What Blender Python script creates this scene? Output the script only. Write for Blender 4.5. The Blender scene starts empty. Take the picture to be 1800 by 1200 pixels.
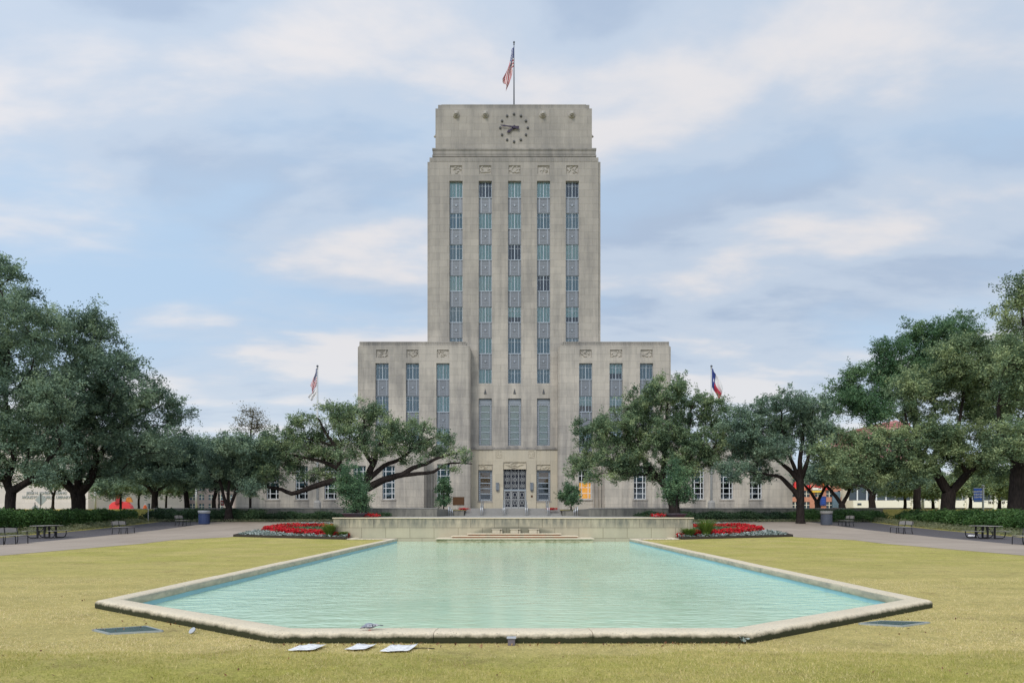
import bpy, math, random
import numpy as np
from mathutils import Vector

# ------------------------------------------------------------------ camera, sky, sun, exposure
S = bpy.context.scene
COL = S.collection
EYE = 1.65          # eye height
F = 1200.0          # focal length of the 1800 px wide photograph, in its pixels
CX, HY = 902.0, 900.0   # axis of the square and the horizon in the photograph

cam_d = bpy.data.cameras.new('camera')
cam = bpy.data.objects.new('camera', cam_d); COL.objects.link(cam)
cam.location = (0, 0, EYE); cam.rotation_euler = (math.radians(90), 0, 0)
cam_d.sensor_width = 36; cam_d.lens = 24.0
cam_d.shift_y = (HY-600)/1800.0; cam_d.shift_x = -(CX-900)/1800.0
cam_d.clip_end = 5000; cam_d.clip_start = 0.05
S.camera = cam

SUN_EL, SUN_AZ = 42.0, 205.0     # degrees; azimuth clockwise from +Y: the sun is behind the camera, a little to the left
sun_d = bpy.data.lights.new('sun', 'SUN'); sun_d.energy = 1.5; sun_d.angle = math.radians(16); sun_d.color = (1.0, 0.945, 0.86)
sun = bpy.data.objects.new('sun', sun_d); COL.objects.link(sun)
az, el = math.radians(SUN_AZ), math.radians(SUN_EL)
sdir = Vector((math.sin(az)*math.cos(el), math.cos(az)*math.cos(el), math.sin(el)))
sun.rotation_euler = sdir.to_track_quat('Z', 'Y').to_euler()
sun.location = sdir*200

W = bpy.data.worlds.new('World'); S.world = W; W.use_nodes = True
wt = W.node_tree; wt.nodes.clear()
def wn(t, **k):
    n = wt.nodes.new(t)
    for a, b in k.items(): setattr(n, a, b)
    return n
wl = wt.links.new
out = wn('ShaderNodeOutputWorld'); bg = wn('ShaderNodeBackground'); bg.inputs['Strength'].default_value = 0.1
sky = wn('ShaderNodeTexSky', sky_type='NISHITA', sun_disc=False)
sky.sun_elevation = math.radians(SUN_EL); sky.sun_rotation = math.radians(SUN_AZ); sky.dust_density = 1.5; sky.ozone_density = 1.5
tc = wn('ShaderNodeTexCoord'); sx = wn('ShaderNodeSeparateXYZ'); wl(tc.outputs['Generated'], sx.inputs[0])
def wmath(op, a, b=None, clamp=False):
    n = wn('ShaderNodeMath', operation=op, use_clamp=clamp)
    for i, v in enumerate((a, b)):
        if v is None: continue
        if isinstance(v, (int, float)): n.inputs[i].default_value = v
        else: wl(v, n.inputs[i])
    return n.outputs[0]
zz = wmath('MAXIMUM', sx.outputs['Z'], 0.0)
den = wmath('ADD', zz, 0.16)
cu = wmath('DIVIDE', sx.outputs['X'], den); cv = wmath('DIVIDE', sx.outputs['Y'], den)
cc = wn('ShaderNodeCombineXYZ'); wl(cu, cc.inputs[0]); wl(cv, cc.inputs[1])
def wnoise(scale, loc, sc, detail, rough, dist=0.0):
    m = wn('ShaderNodeMapping'); m.inputs['Location'].default_value = loc; m.inputs['Scale'].default_value = sc
    m.inputs['Rotation'].default_value = (0, 0, math.radians(-9))
    wl(cc.outputs[0], m.inputs[0])
    n = wn('ShaderNodeTexNoise'); n.inputs['Scale'].default_value = scale; n.inputs['Detail'].default_value = detail
    n.inputs['Roughness'].default_value = rough; n.inputs['Distortion'].default_value = dist
    wl(m.outputs[0], n.inputs['Vector']); return n.outputs['Fac']
def wramp(fac, stops):
    r = wn('ShaderNodeValToRGB'); e = r.color_ramp.elements
    while len(e) < len(stops): e.new(0.5)
    for i, (p, c) in enumerate(stops): e[i].position = p; e[i].color = (*c, 1)
    r.color_ramp.interpolation = 'EASE'
    wl(fac, r.inputs[0]); return r.outputs[0]
def wmix(a, b, f):
    n = wn('ShaderNodeMix', data_type='RGBA')
    for i, v in ((0, f), (6, a), (7, b)):
        if isinstance(v, tuple): n.inputs[i].default_value = (*v, 1)
        elif isinstance(v, (int, float)): n.inputs[i].default_value = v
        else: wl(v, n.inputs[i])
    return n.outputs[2]
n1 = wnoise(0.95, (3.1, 1.7, 0), (0.62, 1.0, 1), 5, 0.5, 0.3)
n2 = wnoise(2.1, (9.1, 2.6, 2), (0.72, 1.2, 1), 6, 0.52, 0.15)
cover = wramp(wmath('ADD', wmath('MULTIPLY', n1, 0.7), wmath('MULTIPLY', n2, 0.3)), [(0.35, (0, 0, 0)), (0.50, (1, 1, 1))])
tone = wramp(n2, [(0.37, (3.75, 4.6, 5.95)), (0.48, (4.8, 5.55, 6.65)), (0.64, (7.0, 6.8, 6.9))])
blue = wmix(sky.outputs[0], (4.3, 5.75, 7.5), 0.92)
clouds = wmix(blue, tone, wmath('MULTIPLY', cover, 0.93))
low = wramp(zz, [(0.0, (1, 1, 1)), (0.30, (0, 0, 0))])
clouds = wmix(clouds, (6.7, 7.5, 8.1), wmath('MULTIPLY', low, 0.5))
# the overcast is brighter round the hidden sun, behind the camera
dt = wn('ShaderNodeVectorMath', operation='DOT_PRODUCT'); wl(tc.outputs['Generated'], dt.inputs[0]); dt.inputs[1].default_value = sdir
glow = wmath('POWER', wmath('MULTIPLY', wmath('ADD', dt.outputs['Value'], 1.0), 0.5), 3.0)
sc_ = wn('ShaderNodeVectorMath', operation='SCALE'); wl(clouds, sc_.inputs[0]); wl(wmath('ADD', wmath('MULTIPLY', glow, 0.9), 1.0), sc_.inputs['Scale'])
wl(sc_.outputs[0], bg.inputs['Color']); wl(bg.outputs[0], out.inputs[0])

S.view_settings.view_transform = 'Standard'; S.view_settings.look = 'None'
S.view_settings.exposure = 0.16; S.view_settings.gamma = 1.0
S.cycles.use_denoising = True; S.cycles.denoising_prefilter = 'NONE'; S.cycles.max_bounces = 6; S.cycles.transparent_max_bounces = 12

# ------------------------------------------------------------------ helpers
def X(px, Y): return (px-CX)*Y/F
def Z(py, Y): return EYE+(HY-py)*Y/F
def P(px, py, Y): return (X(px, Y), Y, Z(py, Y))

MATS = {}
class NT:
    """tiny node helper"""
    def __init__(s, name):
        s.m = bpy.data.materials.new(name); s.m.use_nodes = True; s.t = s.m.node_tree; s.t.nodes.clear()
        s.o = s.n('ShaderNodeOutputMaterial'); s.b = s.n('ShaderNodeBsdfPrincipled'); s.l(s.b.outputs[0], s.o.inputs[0])
        MATS[name] = s.m
    def n(s, t, **k):
        n = s.t.nodes.new(t)
        for a, b in k.items(): setattr(n, a, b)
        return n
    def l(s, a, b): s.t.links.new(a, b)
    def put(s, sock, v):
        if v is None: return
        if hasattr(v, 'is_linked'): s.l(v, sock)
        elif isinstance(v, tuple) and len(v) == 3 and sock.type == 'RGBA': sock.default_value = (*v, 1)
        else: sock.default_value = v
    def obj(s): return s.n('ShaderNodeTexCoord').outputs['Object']
    def pos(s): return s.n('ShaderNodeNewGeometry').outputs['Position']
    def mapv(s, v, sc=(1, 1, 1), loc=(0, 0, 0)):
        m = s.n('ShaderNodeMapping'); s.l(v, m.inputs[0]); m.inputs['Scale'].default_value = sc; m.inputs['Location'].default_value = loc; return m.outputs[0]
    def noise(s, v, scale, detail=4, rough=0.55, dist=0.0):
        n = s.n('ShaderNodeTexNoise'); s.l(v, n.inputs['Vector']); n.inputs['Scale'].default_value = scale; n.inputs['Detail'].default_value = detail
        n.inputs['Roughness'].default_value = rough; n.inputs['Distortion'].default_value = dist; return n.outputs['Fac']
    def vor(s, v, scale, feat='F1'):
        n = s.n('ShaderNodeTexVoronoi', feature=feat); s.l(v, n.inputs['Vector']); n.inputs['Scale'].default_value = scale; return n.outputs['Distance']
    def math(s, op, a, b=None, clamp=False):
        n = s.n('ShaderNodeMath', operation=op, use_clamp=clamp); s.put(n.inputs[0], a); s.put(n.inputs[1], b); return n.outputs[0]
    def ramp(s, f, a, b, c0=(0, 0, 0), c1=(1, 1, 1)):
        r = s.n('ShaderNodeValToRGB'); s.l(f, r.inputs[0]); e = r.color_ramp.elements
        e[0].position = a; e[0].color = (*c0, 1); e[1].position = b; e[1].color = (*c1, 1); return r.outputs[0]
    def mix(s, a, b, f, mode='MIX'):
        n = s.n('ShaderNodeMix', data_type='RGBA', blend_type=mode); s.put(n.inputs[0], f); s.put(n.inputs[6], a); s.put(n.inputs[7], b); return n.outputs[2]
    def sep(s, v):
        n = s.n('ShaderNodeSeparateXYZ'); s.l(v, n.inputs[0]); return n.outputs
    def comb(s, x, y, z=0.0):
        n = s.n('ShaderNodeCombineXYZ'); s.put(n.inputs[0], x); s.put(n.inputs[1], y); s.put(n.inputs[2], z); return n.outputs[0]
    def bump(s, h, strength=0.3, dist=0.02):
        n = s.n('ShaderNodeBump'); s.l(h, n.inputs['Height']); s.put(n.inputs['Strength'], strength); n.inputs['Distance'].default_value = dist
        s.l(n.outputs[0], s.b.inputs['Normal']); return n
    def set(s, color=None, rough=None, metal=None, spec=None, emit=None, es=None):
        s.put(s.b.inputs['Base Color'], color); s.put(s.b.inputs['Roughness'], rough); s.put(s.b.inputs['Metallic'], metal)
        if spec is not None: s.b.inputs['Specular IOR Level'].default_value = spec
        if emit is not None: s.put(s.b.inputs['Emission Color'], emit); s.b.inputs['Emission Strength'].default_value = es or 1.0
        return s.m

def plain(name, col, rough=0.7, metal=0.0, var=0.12, scale=3.0, spec=0.4):
    t = NT(name); nz = t.noise(t.pos(), scale, 5, 0.6)
    c = t.mix(tuple(v*(1-var) for v in col), tuple(min(1, v*(1+var)) for v in col), nz)
    return t.set(c, rough, metal, spec)

def limestone(name, base, grey, warm, bw=1.9, bh=0.87, joint=0.72, grime=0.5, off=0.0):
    t = NT(name); p = t.pos(); q = t.sep(p)
    u = t.math('ADD', q[0], t.math('MULTIPLY', q[1], 0.7)); uv = t.comb(u, t.math('ADD', q[2], off))
    br = t.n('ShaderNodeTexBrick', offset=0.5, squash=1.0); t.l(uv, br.inputs['Vector'])
    br.inputs['Scale'].default_value = 1.0; br.inputs['Brick Width'].default_value = bw; br.inputs['Row Height'].default_value = bh
    br.inputs['Mortar Size'].default_value = 0.012; br.inputs['Mortar Smooth'].default_value = 0.3; br.inputs['Bias'].default_value = 0.0
    br.inputs['Color1'].default_value = (0.93, 0.93, 0.93, 1); br.inputs['Color2'].default_value = (1.06, 1.055, 1.05, 1); br.inputs['Mortar'].default_value = (joint, joint, joint, 1)
    big = t.noise(t.mapv(uv, (0.16, 0.13, 1)), 1.0, 6, 0.65)
    streak = t.noise(t.mapv(uv, (1.3, 0.11, 1), (4, 2, 0)), 1.0, 5, 0.65)
    fine = t.noise(p, 9.0, 5, 0.7)
    h = t.ramp(t.math('DIVIDE', q[2], 55.0), 0.0, 0.75)       # the upper storeys are weathered greyer than the base
    c = t.mix(warm, base, h)
    g = t.math('MULTIPLY', t.ramp(t.math('ADD', t.math('MULTIPLY', big, 0.55), t.math('MULTIPLY', streak, 0.45)), 0.43, 0.60), grime)
    c = t.mix(c, grey, g)
    c = t.mix(c, br.outputs['Color'], 1.0, 'MULTIPLY')
    c = t.mix(c, t.ramp(fine, 0.2, 0.8, (0.88, 0.88, 0.88), (1.08, 1.08, 1.08)), 1.0, 'MULTIPLY')
    t.bump(t.math('ADD', t.math('MULTIPLY', br.outputs['Fac'], -1.0), t.math('MULTIPLY', fine, 0.4)), 0.35, 0.02)
    return t.set(c, 0.9, 0, 0.25)

limestone('limestone', (0.345, 0.318, 0.288), (0.20, 0.19, 0.182), (0.55, 0.498, 0.425), joint=0.62, grime=0.66)
limestone('limestone_trim', (0.31, 0.288, 0.265), (0.18, 0.173, 0.168), (0.44, 0.40, 0.35), grime=0.9)
limestone('portal_stone', (0.50, 0.445, 0.345), (0.38, 0.35, 0.29), (0.515, 0.455, 0.35), bw=1.1, bh=1.6, joint=0.8, grime=0.4)
limestone('pale_stone', (0.60, 0.555, 0.53), (0.52, 0.48, 0.46), (0.62, 0.565, 0.54), bw=3.0, bh=1.5, grime=0.4)
plain('relief_stone', (0.36, 0.332, 0.302), 0.9, 0, 0.2, 6)
plain('dark_interior', (0.010, 0.014, 0.028), 0.8)
plain('window_metal', (0.36, 0.405, 0.45), 0.5, 0.2, 0.08)
plain('spandrel_metal', (0.195, 0.21, 0.235), 0.5, 0.25, 0.14, 1.4)
plain('spandrel_rib', (0.29, 0.32, 0.36), 0.45, 0.3)
plain('aluminium', (0.37, 0.375, 0.375), 0.45, 0.3, 0.1, 8)
plain('white_frame', (0.68, 0.70, 0.72), 0.5)
plain('dark_purple_metal', (0.022, 0.014, 0.035), 0.45, 0.3)
plain('stone_knob', (0.09, 0.09, 0.095), 0.8)
plain('bronze', (0.12, 0.06, 0.03), 0.45, 0.6)
plain('brown_shade', (0.34, 0.19, 0.09), 0.8, 0, 0.15, 1.0)
plain('ivory_curtain', (0.55, 0.56, 0.48), 0.9, 0, 0.1, 2)
plain('steel', (0.55, 0.57, 0.6), 0.35, 0.7, 0.1)
plain('black_metal', (0.018, 0.018, 0.02), 0.45, 0.3)
plain('bench_slat', (0.30, 0.28, 0.26), 0.7)
plain('grey_step', (0.30, 0.29, 0.275), 0.85, 0, 0.15, 4)
plain('blue_plastic', (0.03, 0.05, 0.13), 0.5)
plain('grey_plastic', (0.07, 0.08, 0.105), 0.5)
plain('lid_grey', (0.38, 0.40, 0.43), 0.5)
plain('red_paint', (0.75, 0.055, 0.06), 0.45, 0, 0.06)
plain('dark_red_paint', (0.36, 0.02, 0.03), 0.5)
plain('amber_paint', (0.55, 0.24, 0.04), 0.6, 0, 0.25, 4)
plain('orange_plastic', (0.85, 0.15, 0.03), 0.5)
plain('white_paint', (0.78, 0.78, 0.76), 0.5)
plain('cream_paint', (0.80, 0.76, 0.66), 0.7, 0, 0.06, .5)
plain('sign_blue', (0.03, 0.12, 0.62), 0.5, 0, 0.05)
plain('sign_navy', (0.02, 0.05, 0.22), 0.5)
plain('sign_grey', (0.30, 0.33, 0.33), 0.6)
plain('galvanised', (0.48, 0.49, 0.49), 0.5, 0.3)
plain('pot_clay', (0.15, 0.13, 0.15), 0.7)
plain('grate_metal', (0.085, 0.125, 0.12), 0.8, 0.0, 0.35, 9, 0.1)
plain('edging', (0.035, 0.028, 0.022), 0.8)
plain('pink_roof', (0.50, 0.22, 0.24), 0.7)
plain('flag_red', (0.42, 0.035, 0.06), 0.8); plain('flag_white', (0.74, 0.72, 0.72), 0.8); plain('flag_blue', (0.025, 0.045, 0.19), 0.8)
plain('pigeon_grey', (0.22, 0.24, 0.29), 0.7, 0, 0.3, 30); plain('pigeon_dark', (0.03, 0.035, 0.06), 0.5); plain('pigeon_pink', (0.55, 0.2, 0.16), 0.6); plain('pigeon_pale', (0.62, 0.62, 0.66), 0.7)
plain('soil', (0.07, 0.05, 0.035), 0.95, 0, 0.4, 12)
plain('tan_render', (0.50, 0.36, 0.24), 0.85, 0, 0.15, .4)
plain('mauve_wall', (0.42, 0.35, 0.35), 0.85, 0, 0.12, .3)
plain('dark_glass', (0.03, 0.045, 0.06), 0.12, 0, 0.2, 0.4, 0.6)
plain('blue_glass', (0.10, 0.16, 0.22), 0.15, 0, 0.3, 0.4, 0.6)
plain('terracotta', (0.28, 0.09, 0.05), 0.8)
plain('yellow_paint', (0.80, 0.55, 0.08), 0.5)
def paper():
    t = NT('newsprint'); v = t.obj()
    l = t.noise(t.mapv(v, (12, 90, 1)), 1.0, 3, 0.6)
    c = t.mix((0.80, 0.79, 0.77), (0.36, 0.37, 0.40), t.ramp(l, 0.50, 0.62))
    return t.set(c, 0.9)
paper()
def blind_mat(name, col):
    t = NT(name); q = t.sep(t.pos()); w = t.n('ShaderNodeTexWave', wave_type='BANDS', bands_direction='X')
    t.l(t.pos(), w.inputs['Vector']); w.inputs['Scale'].default_value = 1.6; w.inputs['Distortion'].default_value = 0.3
    c = t.mix(tuple(x*0.72 for x in col), col, w.outputs['Fac']); return t.set(c, 0.85)
blind_mat('blind_teal', (0.40, 0.56, 0.55)); blind_mat('blind_grey', (0.19, 0.29, 0.34))
def glass():
    t = NT('window_glass'); t.t.nodes.remove(t.b)
    tr = t.n('ShaderNodeBsdfTransparent'); tr.inputs[0].default_value = (0.86, 0.92, 0.93, 1)
    gl = t.n('ShaderNodeBsdfGlossy'); gl.inputs['Roughness'].default_value = 0.04; gl.inputs[0].default_value = (0.85, 0.92, 1, 1)
    fr = t.n('ShaderNodeFresnel'); fr.inputs[0].default_value = 1.6
    h = t.noise(t.mapv(t.pos(), (.6, .6, .6)), 1.0, 2); bn = t.n('ShaderNodeBump'); t.l(h, bn.inputs['Height']); bn.inputs['Strength'].default_value = 0.05; bn.inputs['Distance'].default_value = .02
    t.l(bn.outputs[0], gl.inputs['Normal'])
    mx = t.n('ShaderNodeMixShader'); t.l(t.math('ADD', fr.outputs[0], 0.02), mx.inputs[0]); t.l(tr.outputs[0], mx.inputs[1]); t.l(gl.outputs[0], mx.inputs[2]); t.l(mx.outputs[0], t.o.inputs[0])
glass()
t = NT('lit_room'); t.set(t.mix((0.9, 0.36, 0.05), (1.0, 0.62, 0.14), t.noise(t.pos(), 2.5)), 0.8, emit=t.mix((0.9, 0.36, 0.05), (1.0, 0.62, 0.16), t.noise(t.pos(), 2.5)), es=0.5)

def ground_mat():
    t = NT('lawn'); p = t.pos(); q = t.sep(p)
    a = t.noise(p, 0.35, 5, 0.6); b = t.noise(p, 2.2, 5, 0.65); f = t.noise(p, 38, 3, 0.7); ff = t.noise(t.mapv(p, (160, 60, 60)), 1.0, 2, 0.7)
    straw = t.mix((0.53, 0.43, 0.17), (0.77, 0.645, 0.31), b)
    green = t.mix((0.34, 0.36, 0.075), (0.57, 0.53, 0.14), b)
    # watered turf starts a little way in front of the pool, dormant straw grass lies beside its kerb
    edge = t.math('ADD', q[1], t.math('MULTIPLY', t.math('ADD', a, -0.5), 3.0))
    near = t.ramp(t.math('DIVIDE', edge, 10.0), 0.74, 0.83, (1, 1, 1), (0, 0, 0))
    far = t.ramp(t.math('DIVIDE', edge, 40.0), 0.33, 0.62)
    m = t.math('MAXIMUM', t.math('MULTIPLY', near, 0.75), t.math('MULTIPLY', far, 0.62))
    m = t.math('MULTIPLY', m, t.ramp(t.math('ADD', t.math('MULTIPLY', a, 0.6), t.math('MULTIPLY', b, 0.4)), 0.38, 0.56))
    c = t.mix(straw, green, m)
    c = t.mix(c, (0.30, 0.21, 0.12), t.math('MULTIPLY', t.ramp(t.noise(p, 0.9, 7, 0.8), 0.54, 0.70), 0.55))
    c = t.mix(c, t.ramp(f, 0.25, 0.8, (0.50, 0.50, 0.47), (1.35, 1.35, 1.3)), 1.0, 'MULTIPLY')
    c = t.mix(c, t.ramp(ff, 0.25, 0.8, (0.75, 0.75, 0.72), (1.2, 1.2, 1.2)), 1.0, 'MULTIPLY')
    c = t.mix(c, t.ramp(t.noise(t.mapv(p, (.5, 1.1, 1)), 1.0, 6, 0.7), 0.3, 0.7, (0.80, 0.82, 0.78), (1.12, 1.10, 1.08)), 1.0, 'MULTIPLY')
    c = t.mix(c, t.ramp(t.noise(p, 7.0, 6, 0.8), 0.3, 0.72, (0.70, 0.72, 0.66), (1.22, 1.2, 1.15)), 1.0, 'MULTIPLY')
    t.bump(t.math('ADD', f, ff), 0.7, 0.03); t.set(c, 0.95, 0, 0.1)
ground_mat()
def water_mat():
    t = NT('pool_water'); p = t.pos(); q = t.sep(p)
    lane = t.math('DIVIDE', t.math('ABSOLUTE', q[0]), 7.0); calm = t.math('ADD', t.math('MULTIPLY', t.noise(t.mapv(p, (0.3, 0.12, 1)), 1.0, 4, 0.6), 0.75), t.math('MULTIPLY', lane, 0.28))
    w1 = t.noise(t.mapv(p, (1.3, 3.0, 1)), 1.0, 3, 0.55, 0.4); w2 = t.noise(t.mapv(p, (4.0, 8.0, 1), (3, 1, 0)), 1.0, 3, 0.55)
    h = t.math('ADD', t.math('MULTIPLY', w1, 0.8), t.math('MULTIPLY', w2, 0.35))
    t.bump(h, t.ramp(calm, 0.35, 0.65, (0.10, 0.10, 0.10), (0.75, 0.75, 0.75)), 0.15)
    c = t.mix((0.43, 0.62, 0.43), (0.60, 0.77, 0.58), t.noise(t.mapv(p, (0.3, 0.12, 1), (5, 0, 0)), 1.0, 4))
    t.set(c, 0.06, 0, 0.5); t.b.inputs['IOR'].default_value = 1.33
water_mat()
def coping_mat():
    t = NT('coping_stone'); p = t.pos(); q = t.sep(p)
    pit = t.vor(p, 26); big = t.noise(p, 1.6, 5, 0.65); fine = t.noise(p, 30, 4, 0.7)
    c = t.mix((0.58, 0.49, 0.35), (0.74, 0.645, 0.49), big)
    c = t.mix(c, (0.36, 0.34, 0.29), t.math('MULTIPLY', t.ramp(fine, 0.45, 0.75), 0.55))
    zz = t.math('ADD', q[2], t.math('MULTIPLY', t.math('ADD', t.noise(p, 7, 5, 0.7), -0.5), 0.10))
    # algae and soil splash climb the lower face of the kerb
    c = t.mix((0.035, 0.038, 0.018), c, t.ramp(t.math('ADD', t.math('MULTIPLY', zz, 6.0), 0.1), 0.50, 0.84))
    c = t.mix(c, (0.05, 0.045, 0.035), t.math('MULTIPLY', t.ramp(pit, 0.10, 0.22, (1, 1, 1), (0, 0, 0)), t.ramp(t.noise(p, 5), 0.5, 0.6)))
    t.bump(t.math('SUBTRACT', fine, t.ramp(pit, 0.1, 0.25, (1, 1, 1), (0, 0, 0))), 0.5, 0.01); t.set(c, 0.9, 0, 0.2)
coping_mat()
def coping_in():
    t = NT('kerb_inner'); p = t.pos(); c = t.mix((0.52, 0.46, 0.35), (0.30, 0.285, 0.235), t.ramp(t.noise(t.mapv(p, (2, 2, 6)), 1.0, 6, .7), .4, .65)); t.set(c, .85)
coping_in()
plain('pool_blue', (0.34, 0.60, 0.68), 0.5, 0, 0.12, 3)
def fountain_mat():
    t = NT('fountain_stone'); p = t.pos(); q = t.sep(p); uv = t.comb(t.math('ADD', q[0], q[1]), t.math('ADD', q[2], 0.51))
    br = t.n('ShaderNodeTexBrick', offset=0.5); t.l(uv, br.inputs['Vector']); br.inputs['Scale'].default_value = 1; br.inputs['Brick Width'].default_value = 1.45; br.inputs['Row Height'].default_value = 0.62
    br.inputs['Mortar Size'].default_value = 0.014; br.inputs['Color1'].default_value = (0.9, 0.9, 0.9, 1); br.inputs['Color2'].default_value = (1.08, 1.07, 1.04, 1); br.inputs['Mortar'].default_value = (0.5, 0.48, 0.45, 1)
    c = t.mix((0.36, 0.325, 0.245), (0.50, 0.445, 0.33), t.noise(p, 0.8, 5, .65))
    st = t.noise(t.mapv(uv, (2.6, 0.5, 1)), 1.0, 6, 0.7)
    top = t.ramp(q[2], 0.55, 1.15)
    c = t.mix(c, (0.13, 0.135, 0.12), t.math('MULTIPLY', t.ramp(st, 0.36, 0.66), t.math('ADD', t.math('MULTIPLY', top, 0.85), 0.12)))
    # splash stain round the three spouts
    ex = t.math('DIVIDE', q[0], 3.1); ez = t.math('DIVIDE', t.math('SUBTRACT', q[2], 0.36), 0.58)
    e = t.math('ADD', t.math('MULTIPLY', ex, ex), t.math('MULTIPLY', ez, ez))
    c = t.mix(c, (0.17, 0.17, 0.13), t.math('MULTIPLY', t.ramp(t.math('ADD', e, t.math('MULTIPLY', st, 0.6)), 0.75, 1.6, (1, 1, 1), (0, 0, 0)), 0.75))
    c = t.mix(c, br.outputs['Color'], 1.0, 'MULTIPLY'); t.bump(t.noise(p, 14, 4, 0.7), 0.4, 0.02); t.set(c, 0.9, 0, 0.2)
fountain_mat()
def basin_mat():
    t = NT('basin_stone'); p = t.pos()
    c = t.mix((0.50, 0.46, 0.32), (0.20, 0.20, 0.10), t.ramp(t.noise(t.mapv(p, (3, 3, 9)), 1.0, 5, .7), 0.42, 0.62)); t.set(c, 0.8)
    t = NT('rust_tile'); p = t.pos(); c = t.mix((0.42, 0.13, 0.03), (0.16, 0.13, 0.06), t.ramp(t.noise(t.mapv(p, (2.5, 2.5, 4)), 1.0, 5, .7), 0.45, 0.65)); t.set(c, 0.6)
basin_mat()
def wall_grey():
    t = NT('stained_wall'); p = t.pos(); q = t.sep(p); uv = t.comb(q[0], q[2])
    c = t.mix((0.20, 0.19, 0.165), (0.28, 0.265, 0.225), t.noise(p, 2.0, 5, .6)); c = t.mix(c, (0.07, 0.07, 0.065), t.math('MULTIPLY', t.ramp(t.noise(t.mapv(uv, (2.2, 0.4, 1)), 1.0, 5, .7), 0.45, 0.68), 0.75))
    t.set(c, 0.9)
wall_grey()
def paving_mat():
    t = NT('paving'); p = t.pos(); q = t.sep(p)
    br = t.n('ShaderNodeTexBrick', offset=0.0); t.l(p, br.inputs['Vector']); br.inputs['Scale'].default_value = 1; br.inputs['Brick Width'].default_value = 3.05; br.inputs['Row Height'].default_value = 3.05
    br.inputs['Mortar Size'].default_value = 0.03; br.inputs['Color1'].default_value = (0.90, 0.89, 0.88, 1); br.inputs['Color2'].default_value = (1.08, 1.07, 1.06, 1); br.inputs['Mortar'].default_value = (0.62, 0.60, 0.58, 1)
    c = t.mix((0.31, 0.25, 0.20), (0.45, 0.375, 0.305), t.noise(p, 0.5, 6, .65)); c = t.mix(c, br.outputs['Color'], 1.0, 'MULTIPLY')
    c = t.mix(c, t.ramp(t.noise(p, 25, 4, .7), .3, .8, (.82, .82, .82), (1.1, 1.1, 1.1)), 1.0, 'MULTIPLY'); t.set(c, 0.85)
    t = NT('dark_mulch'); p = t.pos(); c = t.mix((0.05, 0.046, 0.05), (0.14, 0.125, 0.13), t.noise(p, 9, 6, .75)); t.bump(t.noise(p, 20, 5, .7), .8, .04); t.set(c, 0.95)
    t = NT('plaza_paving'); p = t.pos(); c = t.mix((0.30, 0.29, 0.27), (0.38, 0.36, 0.33), t.noise(p, 1, 6, .65)); t.set(c, 0.85)
    t = NT('brick'); p = t.pos(); q = t.sep(p); br = t.n('ShaderNodeTexBrick'); t.l(t.comb(q[0], q[2]), br.inputs['Vector']); br.inputs['Scale'].default_value = 1.4
    br.inputs['Color1'].default_value = (0.50, 0.20, 0.13, 1); br.inputs['Color2'].default_value = (0.58, 0.26, 0.17, 1); br.inputs['Mortar'].default_value = (0.5, 0.3, 0.24, 1); t.set(br.outputs[0], .85)
paving_mat()
def bark():
    t = NT('bark'); p = t.pos(); f = t.noise(t.mapv(p, (9, 9, 2.2)), 1.0, 5, .7)
    t.set(t.mix((0.012, 0.010, 0.010), (0.055, 0.043, 0.038), t.ramp(f, .3, .8)), 0.95, 0, .1); t.bump(f, 0.9, 0.06)
bark()
def leaf_mat(name, dark, mid, light, rough=0.55, trans=0.25):
    t = NT(name); a = t.n('ShaderNodeAttribute', attribute_name='tint')
    r = t.n('ShaderNodeValToRGB'); t.l(a.outputs['Fac'], r.inputs[0]); e = r.color_ramp.elements; e.new(0.5)
    for i, (p_, c) in enumerate(((0.05, dark), (0.5, mid), (0.95, light))): e[i].position = p_; e[i].color = (*c, 1)
    t.set(r.outputs[0], rough, 0, 0.35)
    tl = t.n('ShaderNodeBsdfTranslucent'); t.l(r.outputs[0], tl.inputs[0]); mx = t.n('ShaderNodeMixShader'); mx.inputs[0].default_value = trans
    t.l(t.b.outputs[0], mx.inputs[1]); t.l(tl.outputs[0], mx.inputs[2]); t.l(mx.outputs[0], t.o.inputs[0])
leaf_mat('oak_leaf', (0.068, 0.118, 0.088), (0.165, 0.25, 0.172), (0.34, 0.44, 0.28))
leaf_mat('oak_leaf_olive', (0.068, 0.118, 0.068), (0.18, 0.262, 0.138), (0.38, 0.45, 0.22))
leaf_mat('deep_leaf', (0.04, 0.095, 0.055), (0.085, 0.175, 0.085), (0.16, 0.26, 0.12))
leaf_mat('hedge_leaf', (0.028, 0.07, 0.022), (0.068, 0.15, 0.04), (0.16, 0.26, 0.075))
leaf_mat('dark_hedge_leaf', (0.022, 0.048, 0.024), (0.05, 0.10, 0.045), (0.11, 0.17, 0.07))
leaf_mat('shrub_leaf', (0.035, 0.085, 0.045), (0.085, 0.17, 0.085), (0.19, 0.30, 0.14))
leaf_mat('thin_leaf', (0.08, 0.07, 0.04), (0.13, 0.12, 0.06), (0.20, 0.18, 0.09))
leaf_mat('groundcover_leaf', (0.10, 0.12, 0.07), (0.21, 0.23, 0.13), (0.36, 0.35, 0.20))
leaf_mat('red_petal', (0.35, 0.006, 0.012), (0.66, 0.012, 0.025), (0.82, 0.04, 0.05))
leaf_mat('silver_leaf', (0.06, 0.09, 0.065), (0.28, 0.34, 0.30), (0.66, 0.70, 0.68))
leaf_mat('grass_blade', (0.30, 0.32, 0.06), (0.62, 0.53, 0.19), (0.90, 0.75, 0.45), 0.8, 0.3)
leaf_mat('spiky_grass', (0.06, 0.12, 0.02), (0.14, 0.22, 0.04), (0.26, 0.34, 0.08))
leaf_mat('dead_leaf', (0.10, 0.035, 0.015), (0.22, 0.10, 0.04), (0.40, 0.25, 0.12))

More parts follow.
